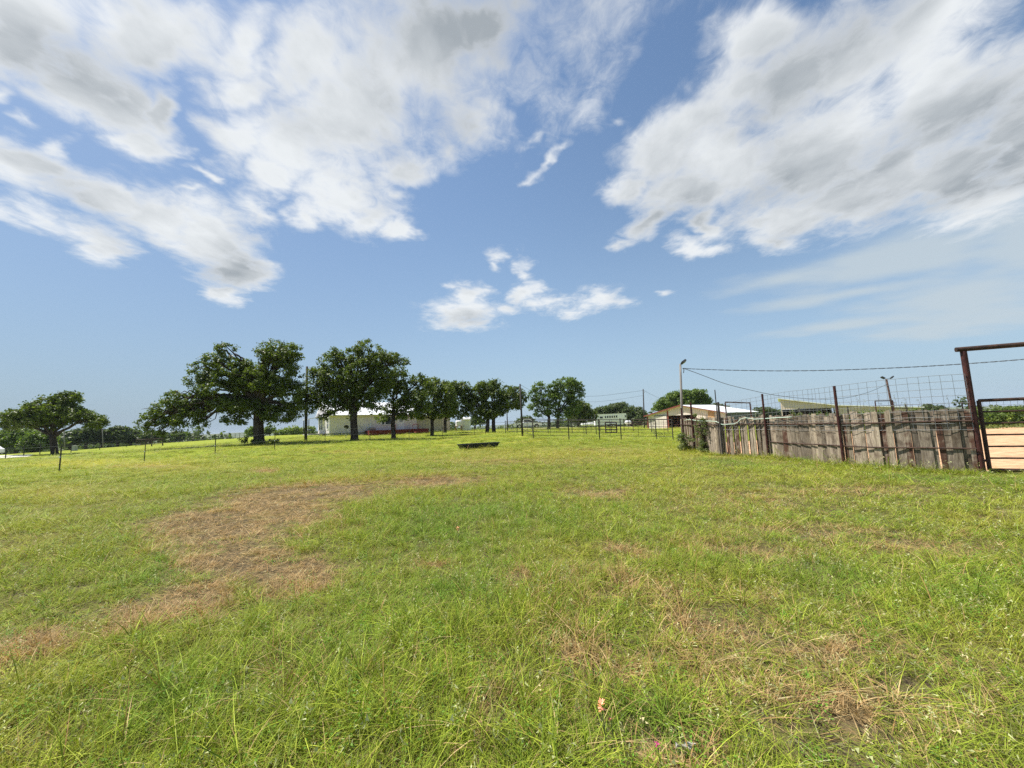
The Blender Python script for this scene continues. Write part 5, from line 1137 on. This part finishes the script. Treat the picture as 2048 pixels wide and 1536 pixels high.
mb = MB(); mb.prism([cq(0,.4),cq(.05,.95),cq(.9,1.05),cq(1.7,1.55),cq(3.4,1.55),cq(4.3,1.05),cq(4.6,.9),cq(4.62,.4)], V3(0,1.75,0)); mb.build('body', M_WHITE, wv)
mb = MB(); mb.prism([cq(1.15,1.08,-.01),cq(1.75,1.48,-.01),cq(3.35,1.48,-.01),cq(4.0,1.08,-.01)], V3(0,-.012,0)); mb.build('window', M_GLASS, wv)
for x in (.95, 3.65):
    for y in (-.03, 1.55): mb = MB(); c = cq(x,.33,y); mb.tube([c, c+V3(0,.22,0)], .34, 20); w = mb.build('wheel', M_TYRE, wv); mb = MB(); mb.tube([c+V3(0,-.012,0), c+V3(0,.232,0)], .19, 12); mb.build('rim', M_CHROME, w)
# ------------------------------------------------------------------ plants at the fence, hedges
def foliage(name, label, cat, C, rad, per, leaf, mat, stems=None, seed=1, group=None):
    C = np.array(C); b = C.mean(0); b[2] = gz(b[0], b[1]); e = empty(name, b, label, cat, group); V, F, rn = leaf_cloud(C, np.full(len(C), rad) if np.isscalar(rad) else rad, per, leaf, seed)
    np_mesh('foliage', V, F, mat, e, {'rnd': rn}); mb = MB()
    for a_, b_ in (stems or []): limb(mb, a_, b_, .012, .004, seed + len(mb.v), n=5, sides=5)
    if mb.v: mb.build('stem', M_BARK, e)
    return e
r = np.random.default_rng(12); C = []; st = []
b0, d, n_ = fq(s_at_px(1389), .35, 0)
for k in range(26): q = b0 + d*r.normal(0, .34) + n_*r.uniform(-.15, .3) + UPV*r.uniform(.05, .85)**1.0; C.append(q); st.append((b0 + d*r.normal(0,.1), q))
foliage('weed_bush', 'leafy green weed bush at the foot of the fence by the grey pole', 'bush', C, .16, 60, .045, M_WEED, st[:14], 1)
C = []; b0, d, n_ = fq(s_at_px(1414), .12, 0); st = []
for k in range(36): z = r.uniform(.1, 1.75); q = b0 + d*r.normal(0, .13 + .06*z) + n_*r.uniform(.0, .18) + UPV*z; C.append(q)
for k in range(8): st.append((b0 + d*r.normal(0,.08), b0 + d*r.normal(0,.2) + UPV*r.uniform(1.1,1.9)))
foliage('climbing_vine', 'straggly vine climbing the board fence left of the dark gate post', 'vine', C, .14, 30, .040, M_WEED, st, 2)
b0, d, n_ = fq(s_at_px(1597), -.1, 0); C = [b0 + d*r.normal(0,.22) + UPV*(1.55 + r.uniform(0,.16)) for k in range(8)]
foliage('fence_weed', 'small leafy weed poking over the fence top before the dark shed bay', 'weed', C, .09, 22, .032, M_WEED, [(b0, b0 + UPV*1.62)], 3)
C = []
for k in range(420): u = r.uniform(0, 1); q = far_pts[0]*(1-u) + far_pts[-1]*u; C.append(q + V3(0, r.uniform(-.1, .9), r.uniform(.25, 1.35 + .3*math.sin(u*19)**2)))
foliage('vine_hedge', 'dark leafy vine hedge covering the fence behind the sand arena', 'hedge', C, .38, 46, .085, M_OAK2, None, 4)
C = []
for k in range(260): u = r.uniform(0, 1); q = far_pts[0]*(1-u) + far_pts[-1]*u; C.append(q + V3(0, r.uniform(-2.0, -.3), r.uniform(.02, .22)))
V, F, rn = leaf_cloud(np.array(C), np.full(len(C), .5), 40, .06, 6, .4); sk(np_mesh('verge_weeds', V, F, M_WEED, None, {'rnd': rn}), 'strip of low green weeds between the sand and the hedge', kind='stuff')
C = []; st = []
for k in range(16):
    q = V3(r.uniform(19.8, 30), r.uniform(24.5, 27.0)); q[2] = gz(q[0], q[1]); h_ = r.uniform(2.0, 2.75); t_ = q + UPV*h_; st.append((q, t_))
    for j in range(7): C.append(q + UPV*(h_ - j*.14) + r.normal(0, .05, 3))
foliage('tall_weeds', 'row of tall thin weed stalks showing above the boards near the gateway', 'weeds', C, .06, 6, .022, M_WEED, st, 7)
G_RT = 'dark trees on the skyline beyond the arena'
for i, (px, lob, lb) in enumerate([(1865,[(1858,818,18,8),(1875,820,14,8)],'rounded tree behind the fence right of the tan shed'),(2030,[(2028,818,12,5),(2045,819,14,5)],'low tree at the right edge above the vine hedge')]):
    tree(lb, 'tree', px, hz(px) + 8, 105, lob, 3, hz(px) + 3, M_FAR, dens=14, leaf=.3, per=24, clump=.8, group=G_RT, seed=300+i)
# plant ring round the big oak trunk
ob = at(518, 889, 35.2); C = []
for k in range(30): a_ = r.uniform(0, 6.28); C.append(V3(ob[0] + 1.05*math.cos(a_), ob[1] + .9 + .9*math.sin(a_), gz(ob[0], ob[1]) + r.uniform(.05, .35)))
C += [V3(ob[0]-1.2 + r.normal(0,.2), ob[1] + r.normal(0,.2), gz(ob[0],ob[1]) + r.uniform(.2,.75)) for k in range(10)]
foliage('ivy_ring', 'dark shrubby plants ringing the base of the biggest oak', 'plants', C, .22, 26, .07, M_OAK, None, 8)
# ------------------------------------------------------------------ wildflowers
def petals(mb, c, n, L, w, up, seed, tilt=.6):
    r = np.random.default_rng(seed)
    for k in range(n):
        a_ = 2*math.pi*k/n + r.normal(0, .3); d = V3(math.cos(a_), math.sin(a_), tilt + r.normal(0, .3)); d /= np.linalg.norm(d); s_ = np.cross(d, UPV); s_ /= np.linalg.norm(s_); l_ = L*r.uniform(.7, 1.15); o = c + UPV*r.uniform(-up, up)
        mb.add([o, o + d*l_*.6 + s_*w*.5, o + d*l_, o + d*l_*.6 - s_*w*.5], [(0,1,2,3)])
M_ORANGE = simple('paintbrush_petals', (.85, .22, .10), (.90, .42, .25), 60, .6); M_PINK = simple('magenta_petals', (.45, .01, .16), (.62, .03, .25), 60, .6); M_STEM = simple('flower_stem', (.08, .14, .03), (.14, .2, .06), 20, .7)
M_CREAMP = simple('cream_petals', (.75, .70, .42), None, 20, .7)
def flower(label, px, py, h_, n, L, mat, seed, name='wildflower'):
    g_ = ground(px, py + 0); g_[2] = gz(g_[0], g_[1]); dd = ray(px, py); t_ = (h_ + g_[2]*0 - EYE) / dd[2] if dd[2] < 0 else 3; q = V3(dd[0]*t_, dd[1]*t_, EYE + dd[2]*t_); b_ = V3(q[0] + .01, q[1] + .01, gz(q[0], q[1]))
    e = empty(name, b_, label, 'flower'); mb = MB(); mb.tube([b_, (b_+q)/2 + V3(.006,0,0), q], .0022, 5); mb.build('stem', M_STEM, e); mb = MB()
    petals(mb, q, n, L, L*.38, L*.35, seed); petals(mb, q - UPV*L*.5, n-1, L*.8, L*.36, L*.25, seed+1, .15); mb.build('petals', mat, e); mb = MB(); petals(mb, q + UPV*L*.1, 4, L*.35, L*.2, L*.1, seed+2, 1.2); mb.build('flower_heart', M_CREAMP, e)
flower('orange red paintbrush wildflower in full bloom near the lower edge', 1203, 1410, .27, 8, .030, M_ORANGE, 1)
flower('small half open orange wildflower just right of the blooming one', 1221, 1437, .22, 4, .014, M_ORANGE, 2)
flower('dark magenta wildflower at the very bottom of the photo', 1315, 1490, .16, 7, .016, M_PINK, 3)
flower('tiny distant orange wildflower alone in the green middle ground', 915, 1056, .24, 6, .030, M_ORANGE, 4)
lp_ = ground(1370, 1513); mb = MB(); r = np.random.default_rng(4)
V_ = [lp_ + V3(.038*math.cos(a_)*q, .014*math.sin(a_)*q, .045 + r.uniform(-.008,.012)) for q in (1.0,) for a_ in np.linspace(0, 2*math.pi, 14, endpoint=False)]
V_ = [v + V3(r.uniform(-.02,.02), r.uniform(-.012,.012), 0) for v in V_]; n_v = len(V_); mb.add(V_ + [v - UPV*.006 for v in V_] , [tuple(range(n_v)), tuple(range(2*n_v-1, n_v-1, -1))] + [(i, (i+1) % n_v, n_v+(i+1) % n_v, n_v+i) for i in range(n_v)])
sk(mb.build('litter_scrap', M_CONC), 'crumpled white scrap lying on bare soil at the bottom edge', 'scrap')
# ------------------------------------------------------------------ far air
mt, t, out = material('haze_air'); vp = t.new('ShaderNodeVolumePrincipled'); vp.inputs['Color'].default_value = (.80, .88, 1.0, 1); vp.inputs['Density'].default_value = .00011; vp.inputs['Anisotropy'].default_value = .0
t.l.new(vp.outputs[0], out.inputs['Volume'])
mb = MB(); zl = float(V[:, 2].min()) if False else -45.0; mb.box((0, 0, (zl + 30)/2), (8600, 8600, 30 - zl)); hzb = mb.build('haze', mt); sk(hzb, 'thin blue air between the camera and the far hills', kind='stuff')
print('objects', len(bpy.data.objects))
